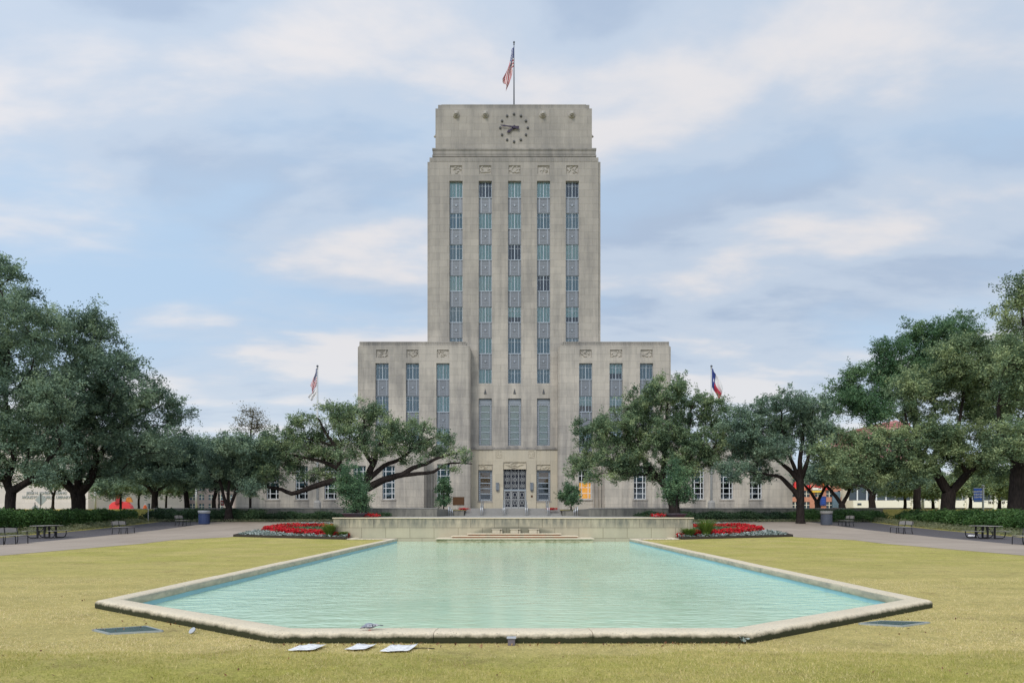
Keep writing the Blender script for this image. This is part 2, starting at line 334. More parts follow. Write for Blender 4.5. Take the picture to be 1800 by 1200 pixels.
def tag(o, label=None, cat=None, group=None, kind=None):
    if label: o['label'] = label
    if cat: o['category'] = cat
    if group: o['group'] = group
    if kind: o['kind'] = kind
    return o
def empty(name, loc=(0, 0, 0), rz=0.0):
    o = bpy.data.objects.new(name, None); COL.objects.link(o); o.location = loc; o.rotation_euler = (0, 0, rz); o.empty_display_size = 0.3; return o
def copy_tree(o, parent=None):
    c = o.copy(); COL.objects.link(c)
    if parent is not None: c.parent = parent
    for ch in [k for k in bpy.data.objects if k.parent is o]: copy_tree(ch, c)
    return c

class MB:
    def __init__(s): s.v = []; s.f = []; s.m = []
    def face(s, pts, m=0):
        b = len(s.v); s.v += [tuple(p) for p in pts]; s.f.append(tuple(range(b, b+len(pts)))); s.m.append(m); return s
    def box(s, x0, x1, y0, y1, z0, z1, m=0, skip=''):
        b = len(s.v)
        s.v += [(x0, y0, z0), (x1, y0, z0), (x1, y1, z0), (x0, y1, z0), (x0, y0, z1), (x1, y0, z1), (x1, y1, z1), (x0, y1, z1)]
        F_ = {'b': (0, 3, 2, 1), 't': (4, 5, 6, 7), 'f': (0, 1, 5, 4), 'r': (1, 2, 6, 5), 'k': (2, 3, 7, 6), 'l': (3, 0, 4, 7)}
        for k, f in F_.items():
            if k not in skip: s.f.append(tuple(b+i for i in f)); s.m.append(m)
        return s
    def prism(s, poly, z0, z1, m=0):
        n = len(poly); b = len(s.v)
        s.v += [(x, y, z0) for x, y in poly]+[(x, y, z1) for x, y in poly]
        s.f.append(tuple(range(b+n-1, b-1, -1))); s.f.append(tuple(range(b+n, b+2*n))); s.m += [m, m]
        for i in range(n):
            j = (i+1) % n; s.f.append((b+i, b+j, b+n+j, b+n+i)); s.m.append(m)
        return s
    def vprism(s, poly, y0, y1, m=0):
        """polygon in x,z swept along y"""
        n = len(poly); b = len(s.v)
        s.v += [(x, y0, z) for x, z in poly]+[(x, y1, z) for x, z in poly]
        s.f.append(tuple(range(b, b+n))); s.f.append(tuple(range(b+2*n-1, b+n-1, -1))); s.m += [m, m]
        for i in range(n):
            j = (i+1) % n; s.f.append((b+j, b+i, b+n+i, b+n+j)); s.m.append(m)
        return s
    def tube(s, pts, rad, n=8, m=0, cap=True):
        pts = [Vector(p) for p in pts]; b = len(s.v); k = len(pts)
        if not hasattr(rad, '__len__'): rad = [rad]*k
        up = None
        for i, p in enumerate(pts):
            d = (pts[min(i+1, k-1)]-pts[max(i-1, 0)])
            d = d.normalized() if d.length > 1e-9 else Vector((0, 0, 1))
            if up is None: up = d.orthogonal().normalized()
            up = (up-d*up.dot(d)); up = up.normalized() if up.length > 1e-6 else d.orthogonal().normalized()
            w = d.cross(up)
            for j in range(n):
                a = 2*math.pi*j/n; q = p+(up*math.cos(a)+w*math.sin(a))*rad[i]; s.v.append(tuple(q))
        for i in range(k-1):
            for j in range(n):
                jj = (j+1) % n; s.f.append((b+i*n+j, b+i*n+jj, b+(i+1)*n+jj, b+(i+1)*n+j)); s.m.append(m)
        if cap:
            s.f.append(tuple(b+j for j in range(n-1, -1, -1))); s.f.append(tuple(b+(k-1)*n+j for j in range(n))); s.m += [m, m]
        return s
    def lathe(s, prof, c=(0, 0, 0), n=16, m=0):
        b = len(s.v); k = len(prof)
        for r, z in prof:
            for j in range(n):
                a = 2*math.pi*j/n; s.v.append((c[0]+r*math.cos(a), c[1]+r*math.sin(a), c[2]+z))
        for i in range(k-1):
            for j in range(n):
                jj = (j+1) % n; s.f.append((b+i*n+j, b+i*n+jj, b+(i+1)*n+jj, b+(i+1)*n+j)); s.m.append(m)
        s.f.append(tuple(b+j for j in range(n-1, -1, -1))); s.f.append(tuple(b+(k-1)*n+j for j in range(n))); s.m += [m, m]
        return s
    def ball(s, c, r, n=10, k=7, m=0):
        rx, ry, rz = r if hasattr(r, '__len__') else (r, r, r); b = len(s.v)
        for i in range(k+1):
            a = math.pi*i/k
            for j in range(n):
                t_ = 2*math.pi*j/n; s.v.append((c[0]+rx*math.sin(a)*math.cos(t_), c[1]+ry*math.sin(a)*math.sin(t_), c[2]+rz*math.cos(a)))
        for i in range(k):
            for j in range(n):
                jj = (j+1) % n; s.f.append((b+i*n+j, b+(i+1)*n+j, b+(i+1)*n+jj, b+i*n+jj)); s.m.append(m)
        return s
    def build(s, name, mats, parent=None, smooth=False, bevel=0.0, loc=None):
        me = bpy.data.meshes.new(name); me.from_pydata(s.v, [], s.f)
        for x in ([mats] if isinstance(mats, str) else mats): me.materials.append(MATS[x])
        me.polygons.foreach_set('material_index', s.m)
        if smooth: me.polygons.foreach_set('use_smooth', [True]*len(s.f))
        me.update()
        o = bpy.data.objects.new(name, me); COL.objects.link(o)
        if parent is not None: o.parent = parent
        if loc is not None: o.location = loc
        if bevel:
            b = o.modifiers.new('bevel', 'BEVEL'); b.width = bevel; b.segments = 2; b.limit_method = 'ANGLE'
        return o

def quads_mesh(name, V, tint, mat, parent=None, nv=4):
    """V: (n,nv,3) array of separate faces, tint: per face number 0..1"""
    n = len(V); me = bpy.data.meshes.new(name)
    me.vertices.add(n*nv); me.vertices.foreach_set('co', np.ascontiguousarray(V, dtype=np.float32).ravel())
    me.loops.add(n*nv); me.loops.foreach_set('vertex_index', np.arange(n*nv, dtype=np.int32))
    me.polygons.add(n); me.polygons.foreach_set('loop_start', np.arange(0, n*nv, nv, dtype=np.int32))
    at = me.attributes.new('tint', 'FLOAT', 'FACE'); at.data.foreach_set('value', np.clip(tint, 0, 1).astype(np.float32))
    me.materials.append(MATS[mat]); me.update()
    o = bpy.data.objects.new(name, me); COL.objects.link(o)
    if parent is not None: o.parent = parent
    return o
def leaves(pos, size, rng, up=0.35, aspect=0.5):
    """leaf quads (diamonds) at the points"""
    n = len(pos); d = rng.normal(size=(n, 3)); d[:, 2] *= 0.7; d /= np.linalg.norm(d, axis=1)[:, None]
    nr = rng.normal(size=(n, 3)); nr[:, 2] += up*2; nr -= d*(nr*d).sum(1)[:, None]; nr /= np.linalg.norm(nr, axis=1)[:, None]+1e-9
    w = np.cross(d, nr); L = size*rng.uniform(0.6, 1.25, n)[:, None]; Wd = L*aspect
    return np.stack([pos-d*L*0.5, pos+w*Wd*0.5, pos+d*L*0.5, pos-w*Wd*0.5], axis=1)

# ------------------------------------------------------------------ terrain
POOL = [(-9.6, 41.2), (-9.6, 39.3), (-7.08, 39.3), (-7.2, 11.75), (-3.02, 8.6), (3.02, 8.6), (7.25, 11.8), (7.1, 39.3), (9.6, 39.3), (9.6, 41.2)]
def in_poly(x, y, poly):
    c = False; n = len(poly)
    for i in range(n):
        x0, y0 = poly[i]; x1, y1 = poly[i-1]
        if (y0 > y) != (y1 > y) and x < (x1-x0)*(y-y0)/(y1-y0)+x0: c = not c
    return c
GY = [(-400, 0), (36, 0), (42, .12), (50, .35), (56, .60), (61, .85), (63.25, .88), (63.35, 1.95), (3000, 1.95)]
def g(y):
    return float(np.interp(y, [a for a, b in GY], [b for a, b in GY]))
POOL_IN = [(-9.45, 41.2), (-9.45, 39.45), (-6.93, 39.45), (-7.0, 11.85), (-2.95, 8.8), (2.95, 8.8), (7.05, 11.9), (6.95, 39.45), (9.45, 39.45), (9.45, 41.2)]
def build_ground():
    xs = sorted(set([-1500, -600, -200, -90, -60, -45, -36, -30, -24, -19, -15, -12, 12, 15, 19, 24, 30, 36, 45, 60, 90, 200, 600, 1500, -7.2, 7.2, -7.21, 7.21]+[round(v, 3) for v in np.arange(-10.8, 10.81, 0.15)]))
    ys = sorted(set([-400, -100, -40, -10, 0, 4, 6]+[round(v, 3) for v in np.arange(7.0, 41.4, 0.15)]+[42, 44, 46, 48, 50, 52, 54, 56, 58, 60, 61, 62, 63.25, 63.35, 70, 78, 78.2, 90, 120, 200, 500, 1200, 3000]))
    v = []
    for y in ys:
        for x in xs:
            z = g(y)
            if abs(x) <= 7.2 and 63.26 < y <= 78: z = 0.88
            if 7.5 < y < 41.3 and abs(x) < 10 and in_poly(x, y, POOL_IN): z = -0.6
            v.append((x, y, z))
    nx = len(xs); f = [(j*nx+i, j*nx+i+1, (j+1)*nx+i+1, (j+1)*nx+i) for j in range(len(ys)-1) for i in range(nx-1)]
    m = MB(); m.v = v; m.f = f; m.m = [0]*len(f)
    tag(m.build('ground', 'lawn', smooth=False), kind='structure')
build_ground()
def sheet(name, mat, poly_fn, off, n=24):
    """strip that follows the terrain: list of (y, x0, x1)"""
    m = MB(); r = poly_fn
    for (y0, a0, b0), (y1, a1, b1) in zip(r[:-1], r[1:]):
        m.face([(a0, y0, g(y0)+off), (b0, y0, g(y0)+off), (b1, y1, g(y1)+off), (a1, y1, g(y1)+off)])
    return tag(m.build(name, mat), kind='structure')
YS = [8, 20, 30, 36, 39, 42, 44, 46, 48, 50, 52, 54, 56, 58, 60, 61, 62]
for sg in (-1, 1):
    inner = lambda y: 19.5 if y < 41 else 17.4
    rows = [(y, sg*26.0, sg*inner(y)) for y in YS if y <= 40]+[(y, sg*26.0, sg*17.4) for y in YS if 42 <= y <= 56]
    rows = [(y, min(a, b), max(a, b)) for y, a, b in rows]
    sheet('path', 'paving', rows, 0.008)
    rows = [(y, min(sg*26, sg*31.2), max(sg*26, sg*31.2)) for y in YS]
    sheet('mulch_strip', 'dark_mulch', rows, 0.004)
    rows = [(y, min(sg*26.0, sg*10.9), max(sg*26.0, sg*10.9)) for y in (56, 57, 58, 59, 60)]
    sheet('path', 'paving', rows, 0.008)
    rows = [(y, min(sg*26.0, sg*10.9), max(sg*26.0, sg*10.9)) for y in (60, 61)]
    sheet('mulch_strip', 'dark_mulch', rows, 0.008)
# plaza above the low walls
for x0, x1, y0 in ((-36, -7.3, 63.5), (7.3, 36, 63.5), (-36, 36, 78.2)):
    m = MB(); m.box(x0, x1, y0, 78.1 if y0 < 70 else 90, 1.9, 2.0); tag(m.build('plaza', 'plaza_paving'), kind='structure')

# grass blades on the near lawn
def near_grass():
    rng = np.random.default_rng(5); pts = []
    def add(x0, x1, y0, y1, dens):
        n = int((x1-x0)*(y1-y0)*dens); pts.append(np.stack([rng.uniform(x0, x1, n), rng.uniform(y0, y1, n)], 1))
    add(-7.5, 7.5, 5.8, 9.0, 2300); add(-10, -3, 9.0, 12, 1500); add(3, 10, 9.0, 12, 1500); add(-15, -7, 12, 17, 550); add(7, 15, 12, 17, 550); add(-10.5, -7.5, 8, 10, 1200); add(7.5, 10.5, 8, 10, 1200)
    p = np.concatenate(pts)
    a = np.abs(p[:, 0])
    edge = np.where(a < 3.02, 8.58, 8.58+(a-3.02)*(11.75-8.6)/(7.22-3.02))
    inpool = (p[:, 1] > edge) & (a < 7.24)
    p = p[~inpool]; n = len(p)
    patch = np.sin(p[:, 0]*1.3+p[:, 1]*0.6)+np.sin(p[:, 0]*0.53-p[:, 1]*1.9+1)+0.7*np.sin(p[:, 0]*3.7+p[:, 1]*3.1)
    # greener turf in the band nearest the camera
    green = (p[:, 1] < 8.0+0.12*patch).astype(float)
    keep = rng.random(n) < np.where(green > 0, 0.95, 0.6)*np.where(patch < -0.9, 0.3, 1.0)
    p = p[keep]; patch = patch[keep]; green = green[keep]; n = len(p)
    h = rng.uniform(0.012, 0.034, n)*(1+0.2*green); w = rng.uniform(0.0018, 0.0035, n)
    a = rng.uniform(0, 2*math.pi, n); lean = rng.normal(0, 0.016, (n, 2))
    b = np.zeros((n, 3, 3)); dx = np.cos(a)*w; dy = np.sin(a)*w
    b[:, 0] = np.stack([p[:, 0]-dx, p[:, 1]-dy, np.zeros(n)], 1); b[:, 1] = np.stack([p[:, 0]+dx, p[:, 1]+dy, np.zeros(n)], 1)
    b[:, 2] = np.stack([p[:, 0]+lean[:, 0], p[:, 1]+lean[:, 1], h], 1)
    tint = np.where(green > 0, 0.30, 0.74)+0.07*patch+rng.normal(0, 0.24, n)
    tag(quads_mesh('grass', b, tint, 'grass_blade', nv=3), 'short yellowing grass of the lawn in front of the pool', 'grass', kind='stuff')
near_grass()
def litter():
    rng = np.random.default_rng(8); pts = []
    for (x0, x1, y0, y1, n) in ((-6.0, -4.6, 9.3, 10.3, 60), (-3, 3, 8.3, 8.6, 160), (-8, 8, 6, 8.4, 70), (4, 7.5, 9, 10.5, 50), (-12, -7.4, 9, 14, 40)):
        pts.append(np.stack([rng.uniform(x0, x1, n), rng.uniform(y0, y1, n), np.full(n, 0.022)], 1))
    p = np.concatenate(pts); tag(quads_mesh('fallen_leaves', leaves(p, 0.04, rng, 1.5, 0.6), rng.random(len(p)), 'dead_leaf'), 'small brown fallen leaves scattered on the lawn by the pool', 'leaves', kind='stuff')
litter()

# ------------------------------------------------------------------ pool
def offset_poly(poly, d):
    """inward offset for an open polyline that runs with the pool on its left... side picked by sign of d"""
    n = len(poly); res = []
    for i in range(n):
        p = Vector(poly[i]); a = Vector(poly[max(i-1, 0)]); b = Vector(poly[min(i+1, n-1)])
        d0 = (p-a).normalized() if i > 0 else (b-p).normalized(); d1 = (b-p).normalized() if i < n-1 else d0
        n0 = Vector((-d0.y, d0.x)); n1 = Vector((-d1.y, d1.x)); nb = (n0+n1).normalized(); k = d/max(0.3, nb.dot(n0))
        res.append((p.x+nb.x*k, p.y+nb.y*k))
    return res
def build_pool():
    line = [(-9.6, 41.0), (-9.6, 39.3), (-7.08, 39.3), (-7.2, 11.75), (-3.02, 8.6), (3.02, 8.6), (7.25, 11.8), (7.1, 39.3), (9.6, 39.3), (9.6, 41.0)]
    # densify the long runs so the edge can wander a little
    prof = [(0.02, -0.12), (0.0, 0.02), (0.0, 0.085), (0.015, 0.115), (0.05, 0.135), (0.12, 0.142), (0.30, 0.142), (0.345, 0.135), (0.365, 0.115), (0.37, 0.085), (0.37, 0.01), (0.36, -0.012)]
    rings = [offset_poly(line, d) for d, z in prof]
    m = MB(); n = len(line); k = len(prof); rg = random.Random(12)
    for i in range(n-1):
        L = (Vector(line[i+1])-Vector(line[i])).length; ns = max(1, round(L/2.35)); gap = .004/L
        for q in range(ns):
            t0, t1 = q/ns+gap*(q > 0), (q+1)/ns-gap*(q < ns-1); dz, dd = rg.uniform(-.004, .004), rg.uniform(-.003, .003); b0 = len(m.v); sub = 6
            for w in range(sub+1):
                t_ = t0+(t1-t0)*w/sub
                for j in range(k):
                    A, B = rings[j][i], rings[j][i+1]; wz = rg.uniform(-.003, .003)
                    m.v.append((A[0]+(B[0]-A[0])*t_+rg.uniform(-.003, .003)*(0 < w < sub), A[1]+(B[1]-A[1])*t_+dd+wz*(0 < w < sub), prof[j][1]+dz+wz*.6))
            for w in range(sub):
                for j in range(k-1): m.f.append((b0+w*k+j, b0+(w+1)*k+j, b0+(w+1)*k+j+1, b0+w*k+j+1)); m.m.append(0 if j < 8 else 1)
            m.f.append(tuple(b0+j for j in range(k))); m.f.append(tuple(b0+sub*k+j for j in range(k-1, -1, -1))); m.m += [0, 0]
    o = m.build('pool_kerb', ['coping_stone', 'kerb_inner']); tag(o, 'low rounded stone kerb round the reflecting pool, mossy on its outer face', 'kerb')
    for p in o.data.polygons: p.use_smooth = True
    o.modifiers.new('es', 'EDGE_SPLIT').split_angle = math.radians(50)
    m = MB(); a = offset_poly(line, 0.34)
    for i in range(n-1): m.face([(*a[i], -0.5), (*a[i+1], -0.5), (*a[i+1], -0.003), (*a[i], -0.003)])
    m.build('painted_band', 'pool_blue', o)
    m = MB()   # joints between the kerb stones
    m2 = MB(); m2.face([(-9.3, 8.7, -0.10), (9.3, 8.7, -0.10), (9.3, 41.05, -0.10), (-9.3, 41.05, -0.10)])
    tag(m2.build('pool_water', 'pool_water'), kind='structure')
build_pool()
def build_fountain():
    e = empty('fountain_wall', (0, 41, 0)); tag(e, 'long stained stone wall with stepped cascade basins at the far end of the pool', 'fountain wall')
    L = lambda m, n, mat, **k: m.build(n, mat, e, loc=(0, -41, 0), **k)
    m = MB(); m.box(-10.8, 10.8, 41.0, 41.55, -0.5, 1.27); L(m, 'wall', 'fountain_stone')
    m = MB(); m.box(-10.85, 10.85, 40.93, 41.62, 1.272, 1.335); L(m, 'cap', 'coping_stone', bevel=0.012)
    for i, (xa, xb, y0, z0, z1) in enumerate(((767, 1043, 39.2, -0.3, 0.155), (795, 1015, 39.8, 0.16, 0.275), (823, 985, 40.35, 0.28, 0.40))):
        m = MB(); a, b = X(xa, y0), X(xb, y0)
        m.box(a, b, y0, 40.995, z0, z1-0.055, 0); L(m, 'cascade_step', 'basin_stone' if i == 0 else 'rust_tile')
        m = MB(); m.box(a-0.06, b+0.06, y0-0.10, 40.99, z1-0.053, z1); L(m, 'step_lip', 'coping_stone', bevel=0.012)
    for px in (873, 905, 938):
        m = MB(); x = X(px, 40.7); m.box(x-0.26, x+0.2, 40.55, 40.992, 0.402, 0.63); m.box(x+0.22, x+0.34, 40.6, 40.99, 0.402, 0.60)
        m.box(x-0.30, x+0.34, 40.50, 40.988, 0.632, 0.672); L(m, 'spout_block', 'portal_stone', bevel=0.02)
build_fountain()
# terrace on top of the fountain wall
m = MB(); m.box(-10.75, 10.75, 41.56, 63.0, 0.0, 1.262); m.box(-6.9, 6.9, 63.02, 77.9, 0.0, 1.262); tag(m.build('terrace', 'plaza_paving'), kind='structure')
def terrace_side():
    for sg in (-1, 1):
        e = MB(); e.box(sg*10.82-.05, sg*10.82+.05, 41.57, 62.95, 0, 1.30); tag(e.build('terrace_wall', 'fountain_stone'), 'stone side wall of the raised terrace, %s' % ('left of the steps' if sg < 0 else 'right of the steps'), 'wall')
terrace_side()
# stairs
def build_stairs():
    e = empty('entrance_steps', (0, 76, 1.262)); tag(e, 'flight of grey granite steps rising to the main entrance doors', 'steps')
    m = MB(); n = 6; h = (2.10-1.262)/n
    for i in range(n): m.box(-5.3+0.02*i, 5.3-0.02*i, 74.5+0.36*i, 78.15-.002*i, 1.262+h*i, 1.262+h*(i+1)-0.002)
    m.build('step_flight', 'grey_step', e, bevel=0.012, loc=(0, -76, -1.262))
    m = MB(); m.box(-5.2, 5.2, 78.16, 84.7, 1.9, 2.10); m.build('landing', 'grey_step', e, loc=(0, -76, -1.262))
    for sg in (-1, 1):
        m = MB(); m.box(sg*6.2-0.82, sg*6.2+0.82, 74.2, 77.8, 1.2635, 1.80); m.box(sg*6.2-.86, sg*6.2+.86, 74.15, 77.85, 1.802, 1.86)
        m.build('cheek_block', 'stained_wall', e, loc=(0, -76, -1.262))
    proto = None
    for px in (847, 886, 925, 963):
        x = X(px, 75.2)
        m = MB()
        for dx in (-0.09, 0.09):
            m.tube([(x+dx, 74.2, 1.262), (x+dx, 74.2, 2.12), (x+dx, 74.35, 2.2), (x+dx, 76.7, 3.0), (x+dx, 77.1, 3.02), (x+dx, 77.1, 2.1)], 0.035, 8)
            m.tube([(x+dx, 74.25, 1.75), (x+dx, 77.1, 2.6)], 0.028, 6)
        o = m.build('handrail', 'steel', None, smooth=True); tag(o, 'bright steel double handrail on the entrance steps, ' + {847: 'farthest left', 886: 'left of the doors', 925: 'right of the doors', 963: 'farthest right'}[px], 'handrail', 'steel handrails on the entrance steps')
    for sg in (-1, 1):
        m = MB(); x = sg*6.75
        for dz in (0.0, -0.32): m.tube([(sg*6.55, 70.0, 2.2+dz), (sg*6.62, 71.0, 2.2+dz), (sg*6.75, 74.0, 1.95+dz*.6), (sg*6.85, 75.2, 1.95+dz*.6)], 0.04, 8)
        for yy, zt in ((70.0, 2.2), (72.2, 2.1), (74.0, 1.95)): m.tube([(sg*6.6, yy, 1.262), (sg*6.6, yy, zt)], 0.04, 8)
        o = m.build('ramp_rail', 'steel', None, smooth=True); tag(o, 'sloping steel ramp rail beside the steps, ' + ('left of the entrance' if sg < 0 else 'right of the entrance'), 'handrail')
build_stairs()
def low_walls():
    spec = [(-33.2, -7.05, 'left'), (7.05, 34.2, 'right')]
    for x0, x1, w in spec:
        e = empty('low_wall', ((x0+x1)/2, 63.3, 0)); tag(e, 'long low dark stained plaza wall behind the hedge, %s of the steps' % w, 'wall')
        off = (-(x0+x1)/2, -63.3, 0)
        m = MB(); m.box(x0, x1, 63.15, 63.48, 0.6, 1.97)
        xi = -7.05 if w == 'left' else 7.05
        m.box(min(xi, xi*1.03), max(xi, xi*1.03), 63.49, 77.8, 0.6, 1.968); m.build('wall', 'stained_wall', e, loc=off)
        m = MB(); m.box(x0-.03, x1+.03, 63.10, 63.54, 1.972, 2.045); m.build('cap', 'grey_step', e, loc=off, bevel=0.01)
    m = MB(); m.box(X(1556, 70), X(1612, 70), 70, 70.4, 1.0, 1.68); m.box(X(1556, 70)-.03, X(1612, 70)+.03, 69.96, 70.44, 1.682, 1.74)
    tag(m.build('short_wall', 'portal_stone'), 'short yellowish stone wall at the right end of the low plaza wall', 'wall')
low_walls()

# ------------------------------------------------------------------ city hall
HALL = empty('city_hall', (X(904, 85), 85, 2.0)); tag(HALL, 'grey limestone city hall tower with clock, stepped wings and carved panels', 'city hall')
def hall(m, name, mats, **k): return m.build(name, mats, HALL, loc=(-X(904, 85), -85, -2.0), **k)
def wall_grid(m, x0, x1, z0, z1, y, holes, depth, mat=0, dark=1):
    """front wall at y facing the camera with recessed openings (xa,xb,za,zb)"""
    xs = sorted(set([x0, x1]+[v for h in holes for v in h[:2]])); zs = sorted(set([z0, z1]+[v for h in holes for v in h[2:4]]))
    for i in range(len(xs)-1):
        for j in range(len(zs)-1):
            cx, cz = (xs[i]+xs[i+1])/2, (zs[j]+zs[j+1])/2
            if any(a < cx < b and c < cz < d for a, b, c, d in holes): continue
            m.face([(xs[i], y, zs[j]), (xs[i+1], y, zs[j]), (xs[i+1], y, zs[j+1]), (xs[i], y, zs[j+1])], mat)
    for a, b, c, d in holes:
        yb = y+depth
        m.face([(a, y, c), (a, y, d), (a, yb, d), (a, yb, c)][::-1], mat); m.face([(b, y, c), (b, yb, c), (b, yb, d), (b, y, d)][::-1], mat)
        m.face([(a, y, c), (a, yb, c), (b, yb, c), (b, y, c)][::-1], mat); m.face([(a, y, d), (b, y, d), (b, yb, d), (a, yb, d)][::-1], mat)
        m.face([(a, yb, c), (b, yb, c), (b, yb, d), (a, yb, d)], dark)
YT, YW, YL = 85.0, 83.0, 80.0
cols = [801.5, 853.0, 904.5, 955.5, 1006.0]
HW = 11.6   # half width of a window column in photo px at the tower
def window_std(xa, xb, za, zb, y, blind, kind):
    """steel window: frame > pane, blind; blind = fraction covered, kind = blind colour / lit"""
    m = MB(); b = 0.06; d0, d1 = y, y+0.10
    m.box(xa, xa+b, d0, d1, za, zb); m.box(xb-b, xb, d0, d1, za, zb); m.box(xa+b, xb-b, d0, d1, zb-b, zb); m.box(xa+b, xb-b, d0, d1, za, za+b)
    xm = (xa+xb)/2; m.box(xm-0.045, xm+0.045, d0-0.01, d1, za+b, zb-b)
    for s in (-1, 1):
        xq = xm+s*(xb-xa)*0.25; m.box(xq-0.018, xq+0.018, d0+0.02, d1, za+b, zb-b)
    if kind != 'plain':
        zq = zb-(zb-za)*0.26; m.box(xa+b, xm-0.046, d0+0.03, d1, zq-0.018, zq+0.018); m.box(xm+0.046, xb-b, d0+0.03, d1, zq-0.018, zq+0.018)
    f = hall(m, 'window', 'window_metal')
    m = MB(); m.face([(xa+b, y+0.06, za+b), (xb-b, y+0.06, za+b), (xb-b, y+0.06, zb-b), (xa+b, y+0.06, zb-b)]); m.build('pane', 'window_glass', f)
    if blind > 0:
        zl = zb-b-(zb-za-2*b)*blind; m = MB(); m.box(xa+b, xb-b, y+0.105, y+0.13, zl, zb-b); m.build('blind', 'blind_teal' if kind != 'grey' else 'blind_grey', f)
    return f
def spandrel(xa, xb, za, zb, y):
    m = MB(); m.box(xa, xb, y+0.05, y+0.4, za, zb, 0); w = xb-xa
    n = 9
    for i in range(n):
        z = za+0.12+(zb-za-0.24)*(i+0.5)/n; m.box(xa+w*0.26, xb-w*0.26, y+0.025, y+0.052, z-0.03, z+0.03, 0)
    for s in (0.17, 0.78): m.box(xa+w*s, xa+w*(s+0.05), y-0.01, y+0.052, za+0.06, zb-0.08, 1)
    m.box(xa, xb, y-0.03, y+0.052, zb-0.08, zb-0.002, 1); m.box(xa, xb, y-0.02, y+0.052, za+0.002, za+0.06, 0)
    f = hall(m, 'spandrel_panel', ['spandrel_metal', 'spandrel_rib'])
    cx, cz = (xa+xb)/2, (za+zb)/2; m = MB(); pts = []
    for i in range(10):
        r = 0.20 if i % 2 == 0 else 0.085; a = math.pi/2+i*math.pi/5; pts.append((cx+r*math.cos(a), cz+r*math.sin(a)))
    m.vprism(pts, y-0.03, y+0.03); m.build('star', 'spandrel_rib', f)
rngw = random.Random(4)
